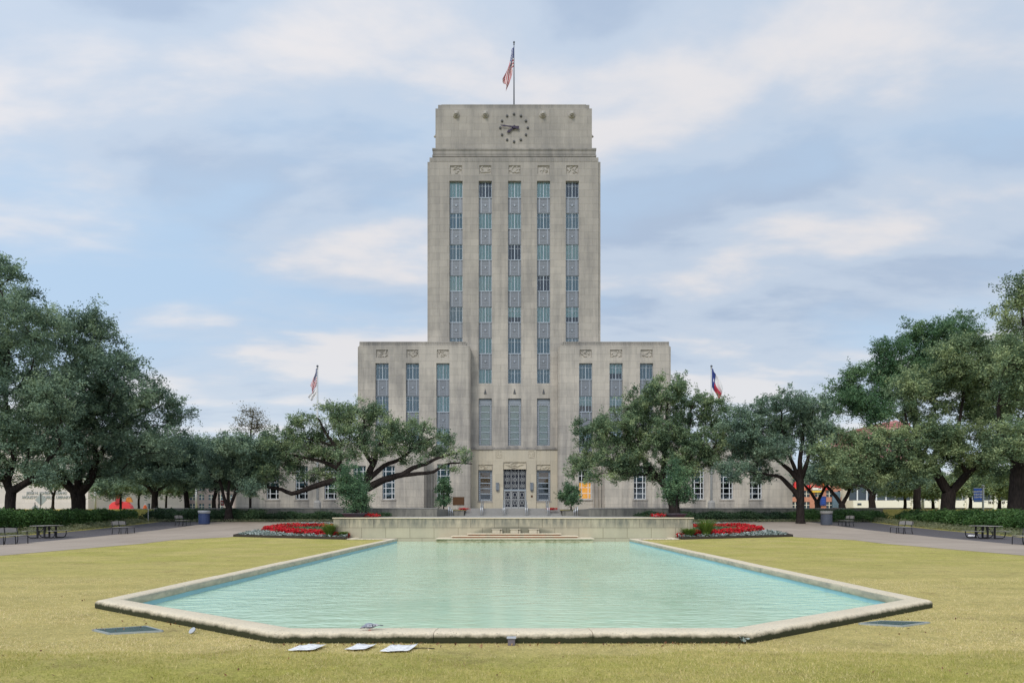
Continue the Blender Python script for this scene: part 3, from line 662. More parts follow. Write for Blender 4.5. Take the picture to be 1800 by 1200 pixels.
# which windows look dark (d), greyish (g), half drawn (h) in the photograph; default pale teal blinds; rows top to bottom
look = ["tdttd", "gttgg", "gtdtt", "tttdg", "gthth", "gtggg", "tgg"]
def tower_front():
    z = lambda py: Z(py, YT); x = lambda px: X(px, YT)
    m = MB(); holes = []
    zt = z(318)
    for k, c in enumerate(cols):
        bot = z(608) if k in (0, 4) else z(673.5); holes.append((x(c-HW), x(c+HW), bot, zt))
    for k in (1, 2, 3): holes.append((x(cols[k]-HW), x(cols[k]+HW), z(783), z(700)))
    for k in (1, 3): holes.append((x(cols[k]-HW-.5), x(cols[k]+HW+.5), z(880), z(826)))
    holes.append((x(885), x(925), z(893), z(812.5)))
    for c in cols: holes.append((x(c-10.5), x(c+10.5), z(306), z(291)))
    deep = [h for h in holes if h[3]-h[2] > 1.5]
    # carved panels are shallow recesses, so they get their own pass: front wall first
    shallow = [h for h in holes if h not in deep]
    wall_grid(m, x(755), x(1052), 1.9, z(277), YT, holes, 0.95)
    hall(m, 'tower_wall', ['limestone', 'dark_interior'])
    m = MB(); D = 15.0
    m.box(x(755), x(1052), YT+0.001, YT+D, 1.9, z(277), skip='f')
    m.box(x(751), x(755)-.001, YT+0.25, YT+D-.3, 1.9, z(283)); m.box(x(1052)+.001, x(1056), YT+0.25, YT+D-.3, 1.9, z(283))
    hall(m, 'tower_body', 'limestone')
    # upper tiers
    m = MB()
    for i, (pa, pb, za, zb, dy) in enumerate(((761, 1047, 278, 272.5, .35), (761.8, 1046.2, 272, 267, .45), (761, 1047, 266.5, 261, .35))):
        q = YT+dy; m.box(X(pa, q), X(pb, q), q, YT+D-dy, z(za+2), Z(zb, q)-.002)
        m.box(X(pa, q)-.08, X(pb, q)+.08, q-.08, YT+D-dy+.08, Z(zb, q)-.22, Z(zb, q))
    hall(m, 'cornice', 'limestone_trim')
    m = MB(); q = YT+.75; m.box(X(765.5, q), X(1040.5, q), q, YT+D-.8, z(264), Z(191, q)); hall(m, 'clock_storey', 'limestone')
    m = MB(); q = YT+1; m.box(X(770, q), X(1036, q), q, YT+D-1.1, Z(194, q), Z(184.5, q)-.01); m.box(X(776, q), X(1030, q), q-.02, YT+D-1.0, Z(186.2, q), Z(184, q)); hall(m, 'parapet', 'limestone_trim')
    # fluted top band under the cornice
    m = MB()
    n = 74
    for i in range(n):
        a = x(757)+(x(1050)-x(757))*i/n; m.box(a+.02, a+.21, YT-0.03, YT+0.02, z(284), z(278))
    hall(m, 'fluted_band', 'limestone_trim')
    # windows and spandrels
    for k, c in enumerate(cols):
        xa, xb = x(c-HW)+.012, x(c+HW)-.012
        rows = 6 if k in (0, 4) else 7
        for r in range(rows):
            zb_ = z(318+55.2*r)-0.01 if r == 0 else z(318+55.0*r)
            za_ = z(345.5+55.0*r)
            if k in (0, 4) and r == 5: za_ = z(607)
            if r < 6: ch = look[r][k]
            else: ch = look[6][k-1]
            bl = {'t': 1.0, 'd': 0.0, 'g': 1.0, 'h': 0.66}[ch]
            window_std(xa, xb, za_, zb_, YT+0.33, bl, {'t': 'plain', 'd': 'bars', 'g': 'grey', 'h': 'bars'}[ch])
            if r < rows-1: spandrel(xa, xb, z(318+55.0*(r+1))+.004, za_-.004, YT+0.28)
    # middle storey: tall metal grilles with ivory curtains
    for k in (1, 2, 3):
        c = cols[k]; xa, xb = x(c-HW)+.012, x(c+HW)-.012; y = YT+0.3; za_, zb_ = z(783)+.01, z(700)-.01; zt_ = z(712)
        m = MB(); m.box(xa, xb, y, y+.12, zt_, zb_, 0); w = 0.26
        m.box(xa, xa+w, y, y+.12, za_, zt_-.002, 0); m.box(xb-w, xb, y, y+.12, za_, zt_-.002, 0); m.box(xa+w, xb-w, y, y+.12, za_, za_+.12, 0)
        for i in range(1, 6):
            zq = za_+(zt_-za_)*i/6; m.box(xa+w, xb-w, y-.01, y+.1, zq-.035, zq+.035, 1)
        for i in range(8):
            xq = xa+.1+(xb-xa-.2)*i/7; m.box(xq-.05, xq+.05, y-.03, y-.002, zt_+.02, zt_+.16, 1)
        for i in range(5):
            zq = zt_+.28+.09*i; m.box(xa+.06, xb-.06, y-.02+.0*i, y-.001, zq, zq+.045, 1)
        for i in range(22):
            zq = za_+.1+(zt_-za_-.2)*i/21
            for xx in (xa+.07, xb-.19): m.box(xx, xx+.12, y-.02, y-.002, zq, zq+.11, 1)
        f = hall(m, 'tall_window', ['spandrel_metal', 'window_metal'])
        m = MB(); m.face([(xa+w, y+.07, za_), (xb-w, y+.07, za_), (xb-w, y+.07, zt_), (xa+w, y+.07, zt_)]); m.build('pane', 'window_glass', f)
        m = MB(); m.box(xa+w-.02, xb-w+.02, y+.16, y+.2, za_, zt_); m.build('curtain', 'ivory_curtain', f)
        m = MB(); m.lathe([(0.02, -.03), (0.11, -.03), (0.11, .03), (.02, .03)], (0, 0, 0), 10); 
        pts = [(x(c)-.16, z(692)), (x(c)+.16, z(692)), (x(c)+.06, z(686)), (x(c), z(683)), (x(c)-.06, z(686))]
        m = MB(); m.vprism(pts, YT-.08, YT-.003); hall(m, 'carved_boss', 'stone_knob')
        m = MB(); m.box(xa-.1, xb+.1, YT-.14, YT-.003, z(787.5), z(784)); hall(m, 'window_sill', 'limestone_trim')
    # ground storey side windows
    for k in (1, 3):
        c = cols[k]; xa, xb = x(c-HW-.5)+.012, x(c+HW+.5)-.012; y = YT+.3; za_, zb_ = z(880)+.01, z(826)-.01
        m = MB(); w = .24; m.box(xa, xb, y, y+.12, zb_-.26, zb_, 0); m.box(xa, xb, y, y+.12, za_, za_+.22, 0)
        m.box(xa, xa+w, y, y+.12, za_+.222, zb_-.262, 0); m.box(xb-w, xb, y, y+.12, za_+.222, zb_-.262, 0)
        for i in range(1, 5):
            zq = za_+.22+(zb_-za_-.48)*i/5; m.box(xa+w, xb-w, y-.01, y+.1, zq-.05, zq+.05, 1)
        for i in range(16):
            zq = za_+.1+(zb_-za_-.3)*i/15
            for xx in (xa+.06, xb-.18): m.box(xx, xx+.12, y-.025, y-.002, zq, zq+.12, 1)
        for i in range(6):
            xq = xa+.35+(xb-xa-.7)*i/5
            for zq in (za_+.05, zb_-.2): m.box(xq-.07, xq+.07, y-.025, y-.002, zq, zq+.13, 1)
        f = hall(m, 'entrance_window', ['spandrel_metal', 'window_metal'])
        m = MB(); m.face([(xa+w, y+.07, za_), (xb-w, y+.07, za_), (xb-w, y+.07, zb_), (xa+w, y+.07, zb_)]); m.build('pane', 'window_glass', f)
        zc = za_+(zb_-za_)*(0.2 if k == 1 else .58); m = MB(); m.box(xa+w-.02, xb-w+.02, y+.125, y+.15, zc, zb_-.1); m.build('roller_shade', 'brown_shade', f)
        m = MB(); relief(m, xa, xb, z(826)+.03, z(817), YT-.005, 7+k); hall(m, 'carved_panel', 'portal_stone')
        m = MB(); m.box(xa-.15, xb+.15, YT-.12, YT-.003, z(882.5), z(880.2)); hall(m, 'window_sill', 'limestone_trim')
    for c, sd in zip(cols, range(5)):
        m = MB(); relief(m, x(c-10.3), x(c+10.3), z(305.8), z(291.2), YT+.16, 20+sd, .12); hall(m, 'carved_panel', 'relief_stone')
    # entrance portal
    m = MB(); y0 = YT-.16
    wall_grid(m, x(866.5), x(942.5), 2.1, z(790), y0, [(x(884.6), x(925.4), 2.1, z(812))], .30, 0, 0)
    m.f.pop(); m.m.pop()     # leave the doorway open at the back
    m.box(x(866.5), x(942.5), y0+.001, YT-.002, 2.1, z(790), skip='fkb')
    hall(m, 'entrance_portal', 'portal_stone')
    m = MB(); m.box(x(827), x(983), YT-.24, YT-.003, z(789.8), z(786)); hall(m, 'string_course', 'limestone_trim')
    # plain facing of the ground storey beside the portal, with pilaster strips
    for (p0, p1), pil, (p2, p3) in (((827.5, 840.6), ((840.8, 847), (848, 858), (859, 866.3)), (840.8, 866.3)), ((967.6, 982.5), ((942.7, 949.5), (950.5, 960), (961, 967.4)), (942.7, 967.4))):
        m = MB(); m.box(x(p0), x(p1), YT-.08, YT-.003, 2.1, z(790)); m.box(x(p2), x(p3), YT-.04, YT-.003, z(816.5), z(790))
        for pa, pb in pil: m.box(x(pa), x(pb), YT-.08, YT-.038, z(816.5), z(790)-.002)
        m.box(x(p2), x(p3), YT-.06, YT-.003, 2.1, z(882.7)); hall(m, 'portal_facing', 'portal_stone')
    for pa in (877, 934): m = MB(); relief(m, x(pa-5), x(pa+5), z(804), z(793), y0-.005, 40+pa, .05); hall(m, 'carved_panel', 'portal_stone')
    m = MB(); relief(m, x(885), x(925), z(824.5), z(812.5), y0+.02, 61, .12); hall(m, 'carved_panel', 'portal_stone')
    # transom grille and doors
    xa, xb = x(885)+.02, x(925)-.02; y = YT+.10
    m = MB(); zg0, zg1 = z(861)+.1, z(825)-.02; wd = (xb-xa)/3
    for i in range(4): m.box(xa+wd*i-.04+(0.04 if i == 0 else 0), xa+wd*i+.04-(0.04 if i == 3 else 0), y, y+.1, zg0, zg1)
    for i in range(3):
        cx = xa+wd*(i+.5)
        for j in range(3):
            cz = zg0+(zg1-zg0)*(j+.5)/3
            ring(m, cx, cz, .20, .06, y+.02, y+.08); ring(m, cx, cz, .07, .05, y+.02, y+.08, 8)
            for s in (-1, 1):
                m.box(cx+s*.30-.02, cx+s*.30+.02, y+.02, y+.07, cz-.30, cz+.30); m.box(cx+s*.10-.018, cx+s*.10+.018, y+.02, y+.07, cz+.23, cz+.60)
    f = hall(m, 'transom_grille', 'aluminium')
    m = MB(); m.face([(xa, y+.12, zg0), (xb, y+.12, zg0), (xb, y+.12, zg1), (xa, y+.12, zg1)]); m.build('pane', 'dark_interior', f)
    m = MB(); m.box(xa, xb, y-.06, y+.12, z(862.5)+.05, zg0-.003); m.box(xa, xa+.06, y-.03, y+.1, 2.1, z(862.5)+.045); m.box(xb-.06, xb, y-.03, y+.1, 2.1, z(862.5)+.045); hall(m, 'door_frame', 'window_metal')
    wd = (xb-xa-.12)/3
    for i in range(3):
        a, b = xa+.06+wd*i+.015, xa+.06+wd*(i+1)-.015; z0, z1 = 2.12, z(862.5)+.03; m = MB(); cx = (a+b)/2
        m.box(a, a+.1, y, y+.08, z0, z1); m.box(b-.1, b, y, y+.08, z0, z1); m.box(a+.1, b-.1, y, y+.08, z0, z0+.22); m.box(a+.1, b-.1, y, y+.08, z1-.1, z1)
        h = z1-z0
        m.box(a+.1, b-.1, y+.01, y+.07, z0+h*.48, z0+h*.53)
        ring(m, cx, z0+h*.78, .25, .05, y+.02, y+.07); ring(m, cx, z0+h*.33, .22, .05, y+.02, y+.07)
        for s in (-1, 1):
            m.tube([(cx+s*.30, y+.05, z0+h*.92), (cx+s*.18, y+.05, z0+h*.80), (cx+s*.30, y+.05, z0+h*.6)], .025, 5); m.tube([(cx+s*.29, y+.05, z0+h*.45), (cx+s*.16, y+.05, z0+h*.33), (cx+s*.29, y+.05, z0+h*.16)], .025, 5)
            m.box(cx+s*.11-.02, cx+s*.11+.02, y+.02, y+.07, z0+h*.53, z0+h*.70)
        m.box(cx-.02, cx+.02, y+.02, y+.07, z0+.22, z0+h*.48)
        f = hall(m, 'door', 'aluminium')
        m = MB(); m.face([(a+.1, y+.085, z0+.2), (b-.1, y+.085, z0+.2), (b-.1, y+.085, z1-.1), (a+.1, y+.085, z1-.1)]); m.build('pane', 'dark_interior', f)
        m = MB(); m.tube([(b-.07, y-.05, z0+.95), (b-.07, y-.05, z0+1.25)], .018, 6); m.build('handle', 'steel', f)
    m = MB(); m.box(x(885), x(925), YT+.5, YT+.55, 2.1, z(812.5)); hall(m, 'vestibule_back', 'dark_interior')
    for pa in (874.5, 934.5):
        m = MB(); cx = x(pa)
        m.box(cx-.13, cx+.13, y0-.06, y0-.003, z(862), z(848), 0)
        for i in range(5):
            xx = cx-.17+.085*i; m.box(xx-.025, xx+.025, y0-.30+abs(i-2)*.05, y0-.062, z(860), z(849), 0)
        m.box(cx-.2, cx+.2, y0-.28, y0-.063, z(849)+.002, z(848), 1); m.box(cx-.2, cx+.2, y0-.28, y0-.063, z(861), z(860)-.002, 1); m.box(cx-.1, cx+.1, y0-.2, y0-.063, z(863), z(861)-.002, 1)
        hall(m, 'wall_lantern', ['spandrel_rib', 'spandrel_metal'])
    m = MB(); m.box(x(933), x(936.3), y0-.05, y0-.003, z(873.5), z(870)); hall(m, 'small_plaque', 'bronze')
    # clock
    yc = YT+.75; cx, cz = X(903.5, yc), Z(225.3, yc); e = empty('clock', (0, 0, 0)); e.parent = HALL; e.location = (cx-X(904, 85), yc-85, cz-2.0)
    for i in range(12):
        a = i*math.pi/6; m = MB(); m.ball((1.73*math.sin(a), -.06, 1.73*math.cos(a)), (.16, .12, .17), 10, 6); m.build('hour_marker', 'stone_knob', e, smooth=True)
    def hand(ang, L, w, tail, name, yy):
        m = MB(); d = Vector((math.sin(ang), math.cos(ang))); n = Vector((d.y, -d.x)); q = lambda a, b: tuple(d*a+n*b)
        m.vprism([q(-tail, -.22), q(-tail, .22), q(-.1, .12), q(L*.55, w*.55), q(L*.72, w), q(L, .015), q(L, -.015), q(L*.72, -w), q(L*.55, -w*.55), q(-.1, -.12)], yy-.05, yy); m.build(name, 'dark_purple_metal', e)
    hand(math.radians(-82), 1.72, .10, .62, 'minute_hand', -.22); hand(math.radians(-127), 1.12, .17, .25, 'hour_hand', -.14)
    m = MB(); m.tube([(0, -.28, 0), (0, .0, 0)], .17, 12); m.build('hub', 'dark_purple_metal', e)
    # lion heads
    for pa in (802, 853, 954, 1005):
        cx, cz = X(pa, yc), Z(202.5, yc); m = MB()
        m.ball((cx, yc-.02, cz+.02), (.46, .26, .44), 14, 9); m.ball((cx, yc-.24, cz+.06), (.32, .24, .30), 12, 8); m.ball((cx, yc-.46, cz-.08), (.19, .20, .15), 10, 6); m.ball((cx, yc-.40, cz-.25), (.14, .14, .07), 8, 5)
        for s in (-1, 1): m.ball((cx+s*.24, yc-.16, cz+.30), (.10, .09, .10), 8, 5); m.ball((cx+s*.13, yc-.42, cz+.13), (.06, .06, .045), 6, 4, 1)
        m.box(cx-.06, cx+.06, yc-.62, yc-.42, cz-.2, cz-.165, 1); hall(m, 'lion_head', ['relief_stone', 'stone_knob'], smooth=True)
    for s, pa in ((-1, 765.5), (1, 1040.5)):
        cx, cz = X(pa, yc), Z(216, yc); m = MB(); m.ball((cx+s*.02, yc+3, cz), (.22, .4, .4), 12, 8); m.ball((cx+s*.22, yc+3, cz), (.2, .28, .28), 10, 6); m.ball((cx+s*.4, yc+3, cz-.1), (.18, .16, .13), 8, 5); hall(m, 'lion_head', 'relief_stone', smooth=True)
def ring(m, cx, cz, r, w, y0, y1, n=14):
    b = len(m.v)
    for i in range(n):
        a = 2*math.pi*i/n
        for rr, yy in ((r+w/2, y0), (r-w/2, y0), (r-w/2, y1), (r+w/2, y1)): m.v.append((cx+rr*math.cos(a), yy, cz+rr*math.sin(a)))
    for i in range(n):
        j = (i+1) % n
        for k in range(4):
            k2 = (k+1) % 4; m.f.append((b+i*4+k, b+j*4+k, b+j*4+k2, b+i*4+k2)); m.m.append(0)
def relief(m, xa, xb, za, zb, y, seed, amp=0.09):
    """carved panel: a slab whose face carries raised curling shapes"""
    rg = random.Random(seed); nx, nz = 30, 20; blobs = []
    for i in range(9):
        cx, cz = rg.uniform(.12, .88), rg.uniform(.15, .85); a = rg.uniform(0, 3.14); blobs.append((cx, cz, a, rg.uniform(.10, .24), rg.uniform(.04, .085)))
    b = len(m.v)
    for j in range(nz+1):
        for i in range(nx+1):
            u, w = i/nx, j/nz; h = 0
            for cx, cz, a, la, sa in blobs:
                du, dw = (u-cx), (w-cz)*.75; p_ = du*math.cos(a)+dw*math.sin(a); q_ = -du*math.sin(a)+dw*math.cos(a)+1.6*p_*p_
                h = max(h, 1-(p_/la)**2-(q_/sa)**2)
            h = math.sqrt(max(0, h)); ed = min(u, 1-u, w, 1-w); h = h if ed > .02 else 1.0
            m.v.append((xa+(xb-xa)*u, y-amp*h, za+(zb-za)*w))
    n = nx+1
    for j in range(nz):
        for i in range(nx): m.f.append((b+j*n+i, b+j*n+i+1, b+(j+1)*n+i+1, b+(j+1)*n+i)); m.m.append(0)
tower_front()
def ground_window(xa, xb, za, zb, y, shade, lit=False):
    m = MB(); b = .07
    m.box(xa, xa+b, y, y+.1, za, zb); m.box(xb-b, xb, y, y+.1, za, zb); m.box(xa+b, xb-b, y, y+.1, zb-b, zb); m.box(xa+b, xb-b, y, y+.1, za, za+b)
    w = xb-xa
    for s in (.25, .75): m.box(xa+w*s-.04, xa+w*s+.04, y+.005, y+.1, za+b, zb-b)
    n = 6
    for i in range(1, n):
        zq = za+(zb-za)*i/n; m.box(xa+b, xb-b, y+.01, y+.09, zq-.035, zq+.035)
    f = hall(m, 'window', 'white_frame')
    m = MB(); m.face([(xa+b, y+.06, za+b), (xb-b, y+.06, za+b), (xb-b, y+.06, zb-b), (xa+b, y+.06, zb-b)]); m.build('pane', 'window_glass', f)
    if lit:
        m = MB(); m.box(xa+b, xb-b, y+.22, y+.25, za+b, za+(zb-za)*.47); m.build('lit_room', 'lit_room', f); f['label'] = 'window glowing yellow'
    elif shade > 0:
        m = MB(); m.box(xa+b, xb-b, y+.105, y+.13, zb-b-(zb-za-2*b)*shade, zb-b); m.build('blind', 'blind_grey', f)
def wings():
    for side in (-1, 1):
        mir = (lambda p: p) if side < 0 else (lambda p: 1808-p)
        x = lambda px: X(mir(px), YW); z = lambda py: Z(py, YW)
        sp = lambda a, b: (min(x(a), x(b)), max(x(a), x(b)))
        m = MB(); holes = []; wc = (671.5, 725, 778.5)
        for c in wc: holes.append((*sp(c-11.6, c+11.6), z(795), z(638)))
        for c in wc: holes.append((*sp(c-10.5, c+10.5), z(628.5), z(614.5)))
        if True: holes.append((*sp(768, 791), z(877), z(815)))
        a, b = sp(631, 824); wall_grid(m, a, b, 1.9, z(607), YW, holes, .95); hall(m, 'wing_wall', ['limestone', 'dark_interior'])
        m = MB(); m.box(a, b, YW+.001, YT-.002, 1.9, z(607), skip='f')
        a2, b2 = sp(628.3, 631); m.box(a2+(.001 if side > 0 else 0), b2-(.001 if side < 0 else 0), YW+.2, YW+12, 1.9, z(608.5))
        a3, b3 = sp(824, 826.3); m.box(a3+(.001 if side < 0 else 0), b3-(.001 if side > 0 else 0), YW+.15, YT-.003, 1.9, z(608.5))
        a4, b4 = sp(631, 750); m.box(a4, b4, YT-.001, YW+12, 1.9, z(607)-.01)
        hall(m, 'wing_body', 'limestone')
        m = MB(); a, b = sp(631.5, 819); m.box(a, b, YW+.12, YT-.004, z(607)+.001, z(600.5)); a, b = sp(632.5, 818); m.box(a-.05, b+.05, YW+.07, YT-.006, z(602), z(600))
        n = 60; a, b = sp(632, 823)
        for i in range(n):
            q = a+(b-a)*i/n; m.box(q+.03, q+.16, YW+.085, YW+.119, z(606.8), z(602)-.004)
        hall(m, 'wing_parapet', 'limestone_trim')
        for k, c in enumerate(wc):
            a, b = sp(c-11.6, c+11.6); a += .012; b -= .012
            for r in range(3):
                zb_, za_ = z(638+57*r)-.01, z(666+57*r)
                if side < 0: bl, kd = ((1, 'grey'), (1, 'grey'), (1, 'plain'))[k]
                else: bl, kd = ((1, 'grey') if (r == 0 and k != 1) else (.62, 'bars'), )[0]
                window_std(a, b, za_, zb_, YW+.33, bl, kd)
                spandrel(a, b, z(638+57*(r+1))+.004 if r < 2 else z(795)+.004, za_-.004, YW+.28)
            a, b = sp(c-10.3, c+10.3); m = MB(); relief(m, a, b, z(628.3), z(614.7), YW+.16, 80+k+side*7, .12); hall(m, 'carved_panel', 'limestone')
        a, b = sp(768, 791); ground_window(a+.012, b-.012, z(877)+.01, z(815)-.01, YW+.25, .5, lit=side > 0)
        m = MB(); m.box(a-.1, b+.1, YW-.1, YW-.003, z(879.5), z(877.2)); hall(m, 'window_sill', 'limestone_trim')
        # two-storey front wing
        x = lambda px: X(mir(px), YL); z = lambda py: Z(py, YL)
        m = MB(); lw = (479, 530, 581, 632, 683); holes = [(*sp(c-11, c+11), z(877), z(818)) for c in lw]
        a, b = sp(415, 745); wall_grid(m, a, b, 1.9, z(787), YL, holes, .95); m.box(a, b, YL+.001, YW-.002, 1.9, z(787), skip='f'); hall(m, 'front_wing_wall', ['limestone', 'dark_interior'])
        m = MB(); a, b = sp(424, 740); m.box(a, b, YL+1.2, YW-.004, z(787)+.001, z(775)); a, b = sp(414, 746); m.box(a, b, YL-.08, YL+.2, z(788.6), z(786)); hall(m, 'front_wing_parapet', 'limestone_trim')
        a, b = sp(415, 630); m = MB(); m.box(a, b, YW-.001, YW+8, 1.9, z(787)-.01); hall(m, 'front_wing_body', 'limestone')
        m = MB()
        for c in (745, 751, 757):
            a, b = sp(c+1, c+3.5); m.box(a, b, YW-.25, YW-.003, 2.0, z(822))
        hall(m, 'pilaster', 'limestone_trim')
        for k, c in enumerate(lw):
            a, b = sp(c-11, c+11); ground_window(a+.012, b-.012, z(877)+.01, z(818)-.01, YL+.25, (.62, .6, .66, .9, .95)[k] if side < 0 else (.25, .45, .5, .6, .45)[k])
            m = MB(); m.box(a-.15, b+.15, YL-.09, YL-.003, z(879.5), z(877.2)); m.box(a-.15, b+.15, YL-.03, YL-.002, 2.0, z(880.2)); hall(m, 'window_sill', 'limestone_trim')
            a, b = sp(c+20, c+30.5)
            m = MB(); m.box(min(a, b), max(a, b), YL-.05, YL-.003, 2.0, z(792)); hall(m, 'pilaster', 'limestone')
        m = MB(); a, b = sp(415, 745); m.box(a, b, YL-.11, YL-.094, 2.0, z(891)); hall(m, 'plinth', 'limestone_trim')
    m = MB(); m.box(X(796, YW), X(816, YW), YW-.06, YW-.003, Z(887, YW), Z(873, YW)); hall(m, 'wall_plaque', 'bronze')
wings()

# ------------------------------------------------------------------ flags and poles
def flag(name, label, px, ptop, Y, H, L, ang, kind, sgn, seed, base=None):
    """limp flag hanging from a pole: hoist H, fly L, drooping"""
    nu, nv = 30, 26; m = MB(); ph = seed*1.7
    x0, z0 = X(px, Y), Z(ptop, Y)
    for j in range(nv+1):
        v = j/nv
        for i in range(nu+1):
            u = i/nu; a = math.radians(ang)*min(1, u*4+.35)
            d = L*u; fold = math.sin(v*7+u*5+ph)*.16*L*.35*min(1, u*3); fold2 = math.cos(v*9-u*4+ph)*.13*L*.4*min(1, u*3)
            squeeze = 1-.45*u
            m.v.append((x0+sgn*(.05+d*math.cos(a)*.9*(1-.35*v)+fold*.5), Y-.05+fold2, z0-v*H*squeeze-d*math.sin(a)))
    n = nu+1
    for j in range(nv):
        for i in range(nu):
            m.f.append((j*n+i, j*n+i+1, (j+1)*n+i+1, (j+1)*n+i)); u, v = (i+.5)/nu, (j+.5)/nv
            if kind == 'stripes':
                if u < .4 and v < 7/13: c = 1 if (i % 2 == 1 and j % 2 == 1) else 2
                else: c = 0 if int(v*13) % 2 == 0 else 1
            elif kind == 'lone_star':
                if u < .30: c = 1 if (abs(u-.15)+abs(v-.5)*.7 < .07) else 2
                else: c = 1 if v < .45 else 0
            else: c = 1
            m.m.append(c)
    o = m.build(name, ['flag_red', 'flag_white', 'flag_blue'], smooth=True); s = o.modifiers.new('thick', 'SOLIDIFY'); s.thickness = .012
    return tag(o, label, 'flag')
def pole(label, px, ptop, Y, zbase, r, pedestal):
    e = empty('flagpole', (X(px, Y), Y, zbase)); tag(e, label, 'flagpole'); zt = Z(ptop, Y)-zbase
    m = MB(); m.tube([(0, 0, 0), (0, 0, zt*.5), (0, 0, zt)], [r, r*.85, r*.5], 10); m.build('pole', 'galvanised' if pedestal else 'grey_plastic', e, smooth=True)
    m = MB(); m.ball((0, 0, zt+.1), .13, 10, 7); m.lathe([(.09, -.03), (.12, 0), (.02, .02)], (0, 0, zt-.15), 10); m.build('finial', 'grey_plastic', e, smooth=True)
    if pedestal:
        m = MB(); m.lathe([(.42, 0), (.42, .75), (.30, .95), (.2, 1.0)], (0, 0, 0), 8); m.build('pedestal', 'grey_step', e)
pole('thin dark flagpole on the tower roof above the clock', 903.5, 76, 88.0, Z(184, 86)-.05, .09, False)
flag('national_flag', 'limp stars and stripes flag hanging above the clock tower roof', 903.5, 84, 88.0, 2.5, 4.4, 70, 'stripes', -1, 1)
pole('tall pale flagpole rising behind the spreading oak, left of the tower', 558, 645, 77.0, 2.0, .14, True)
flag('national_flag', 'limp stars and stripes flag on the pole left of the tower', 558, 647, 77.0, 1.7, 2.1, 68, 'stripes', -1, 2)
flag('white_flag', 'plain white flag hanging below the striped flag, left of the tower', 558, 681, 77.0, .9, 1.5, 42, 'white', -1, 4)
pole('tall pale flagpole among the oaks, right of the tower', 1250.5, 645, 77.0, 2.0, .14, True)
flag('state_flag', 'limp red, white and blue state flag right of the tower', 1250.5, 647, 77.0, 2.2, 2.7, 58, 'lone_star', 1, 3)

# ------------------------------------------------------------------ trees
def skeleton(limbs, clumps, rng, bal=0.35):
    """limbs: list of polylines [(x,y,z,r)...] (first is the trunk); returns nodes, parent, fixed radius"""
    N = []; par = []; fix = []; plen = []
    def add(p, pa, r):
        N.append(np.array(p, float)); par.append(pa); fix.append(r); plen.append(0 if pa < 0 else plen[pa]+np.linalg.norm(N[-1]-N[pa])); return len(N)-1
    for li, line in enumerate(limbs):
        pts = np.array([q[:3] for q in line]); rad = [q[3] for q in line]
        if li == 0: last = add(pts[0], -1, rad[0])
        else:
            d = np.linalg.norm(np.array(N)-pts[0], axis=1); last = int(d.argmin())
            if d[last] > .05: last = add(pts[0], last, min(rad[0], fix[last]))
        for k in range(1, len(pts)):
            # gentle curve through the listed points
            p0 = pts[max(k-2, 0)]; p1 = pts[k-1]; p2 = pts[k]; p3 = pts[min(k+1, len(pts)-1)]
            seg = max(2, int(np.linalg.norm(p2-p1)/.35))
            for s in range(1, seg+1):
                t_ = s/seg; t2, t3 = t_*t_, t_**3
                q = .5*((2*p1)+(-p0+p2)*t_+(2*p0-5*p1+4*p2-p3)*t2+(-p0+3*p1-3*p2+p3)*t3)
                q = q+rng.normal(0, .012, 3)
                last = add(q, last, rad[k-1]+(rad[k]-rad[k-1])*t_)
    nl = len(N); C = np.array(clumps); n = len(C); left = np.ones(n, bool)
    cost = np.full(n, 1e9); bp = np.zeros(n, int)
    # do not sprout low on the trunk
    lo = N[0][2]+(C[:, 2].max()-N[0][2])*.18
    def upd(i):
        if i < nl and N[i][2] < lo and i < 30: return
        d = np.linalg.norm(C-N[i], axis=1); dz = N[i][2]-C[:, 2]; c = d+bal*plen[i]+.6*np.maximum(dz, 0); b = c < cost; cost[b] = c[b]; bp[b] = i
    for i in range(nl): upd(i)
    ends = []
    while left.any():
        k = int(np.where(left, cost, 1e9).argmin()); left[k] = False; a = bp[k]; p0 = N[a]; p1 = C[k]; L = np.linalg.norm(p1-p0); s = max(1, int(L/.55)); last = a
        amp = .09*L; o1 = rng.normal(0, amp, 3); o1[2] = abs(o1[2])*.6
        for q in range(1, s+1):
            t_ = q/s; pt = p0+(p1-p0)*t_+o1*math.sin(math.pi*t_)+rng.normal(0, .03, 3)*(q < s); last = add(pt, last, 0); upd(last)
        ends.append(last)
    N = np.array(N); r = np.zeros(len(N))
    acc = np.zeros(len(N)); e = 2.3
    for i in ends: acc[i] += .016**e
    for i in range(len(N)-1, -1, -1):
        r[i] = acc[i]**(1/e)
        if par[i] >= 0: acc[par[i]] += acc[i]
    r = np.maximum(np.minimum(r, .16), np.array(fix)); r = np.maximum(r, .010)
    return N, par, r
def bark_mesh(N, par, r, name, parent, n_big=8):
    kids = {}
    for i, p in enumerate(par):
        if p >= 0: kids.setdefault(p, []).append(i)
    m = MB(); start = [(0, -1)]
    while start:
        i, a = start.pop(); pts = []; rad = []
        if a >= 0: pts.append(N[a]); rad.append(min(r[a], r[i]*1.25))
        while True:
            pts.append(N[i]); rad.append(r[i]); k = kids.get(i, [])
            if not k: break
            k = sorted(k, key=lambda q: -r[q]); nxt = k[0]
            for q in k[1:]: start.append((q, i))
            i = nxt
        if len(pts) > 1: m.tube(pts, rad, n_big if max(rad) > .12 else (5 if max(rad) > .035 else 3), cap=False)
    return m.build(name, 'bark', parent, smooth=True)
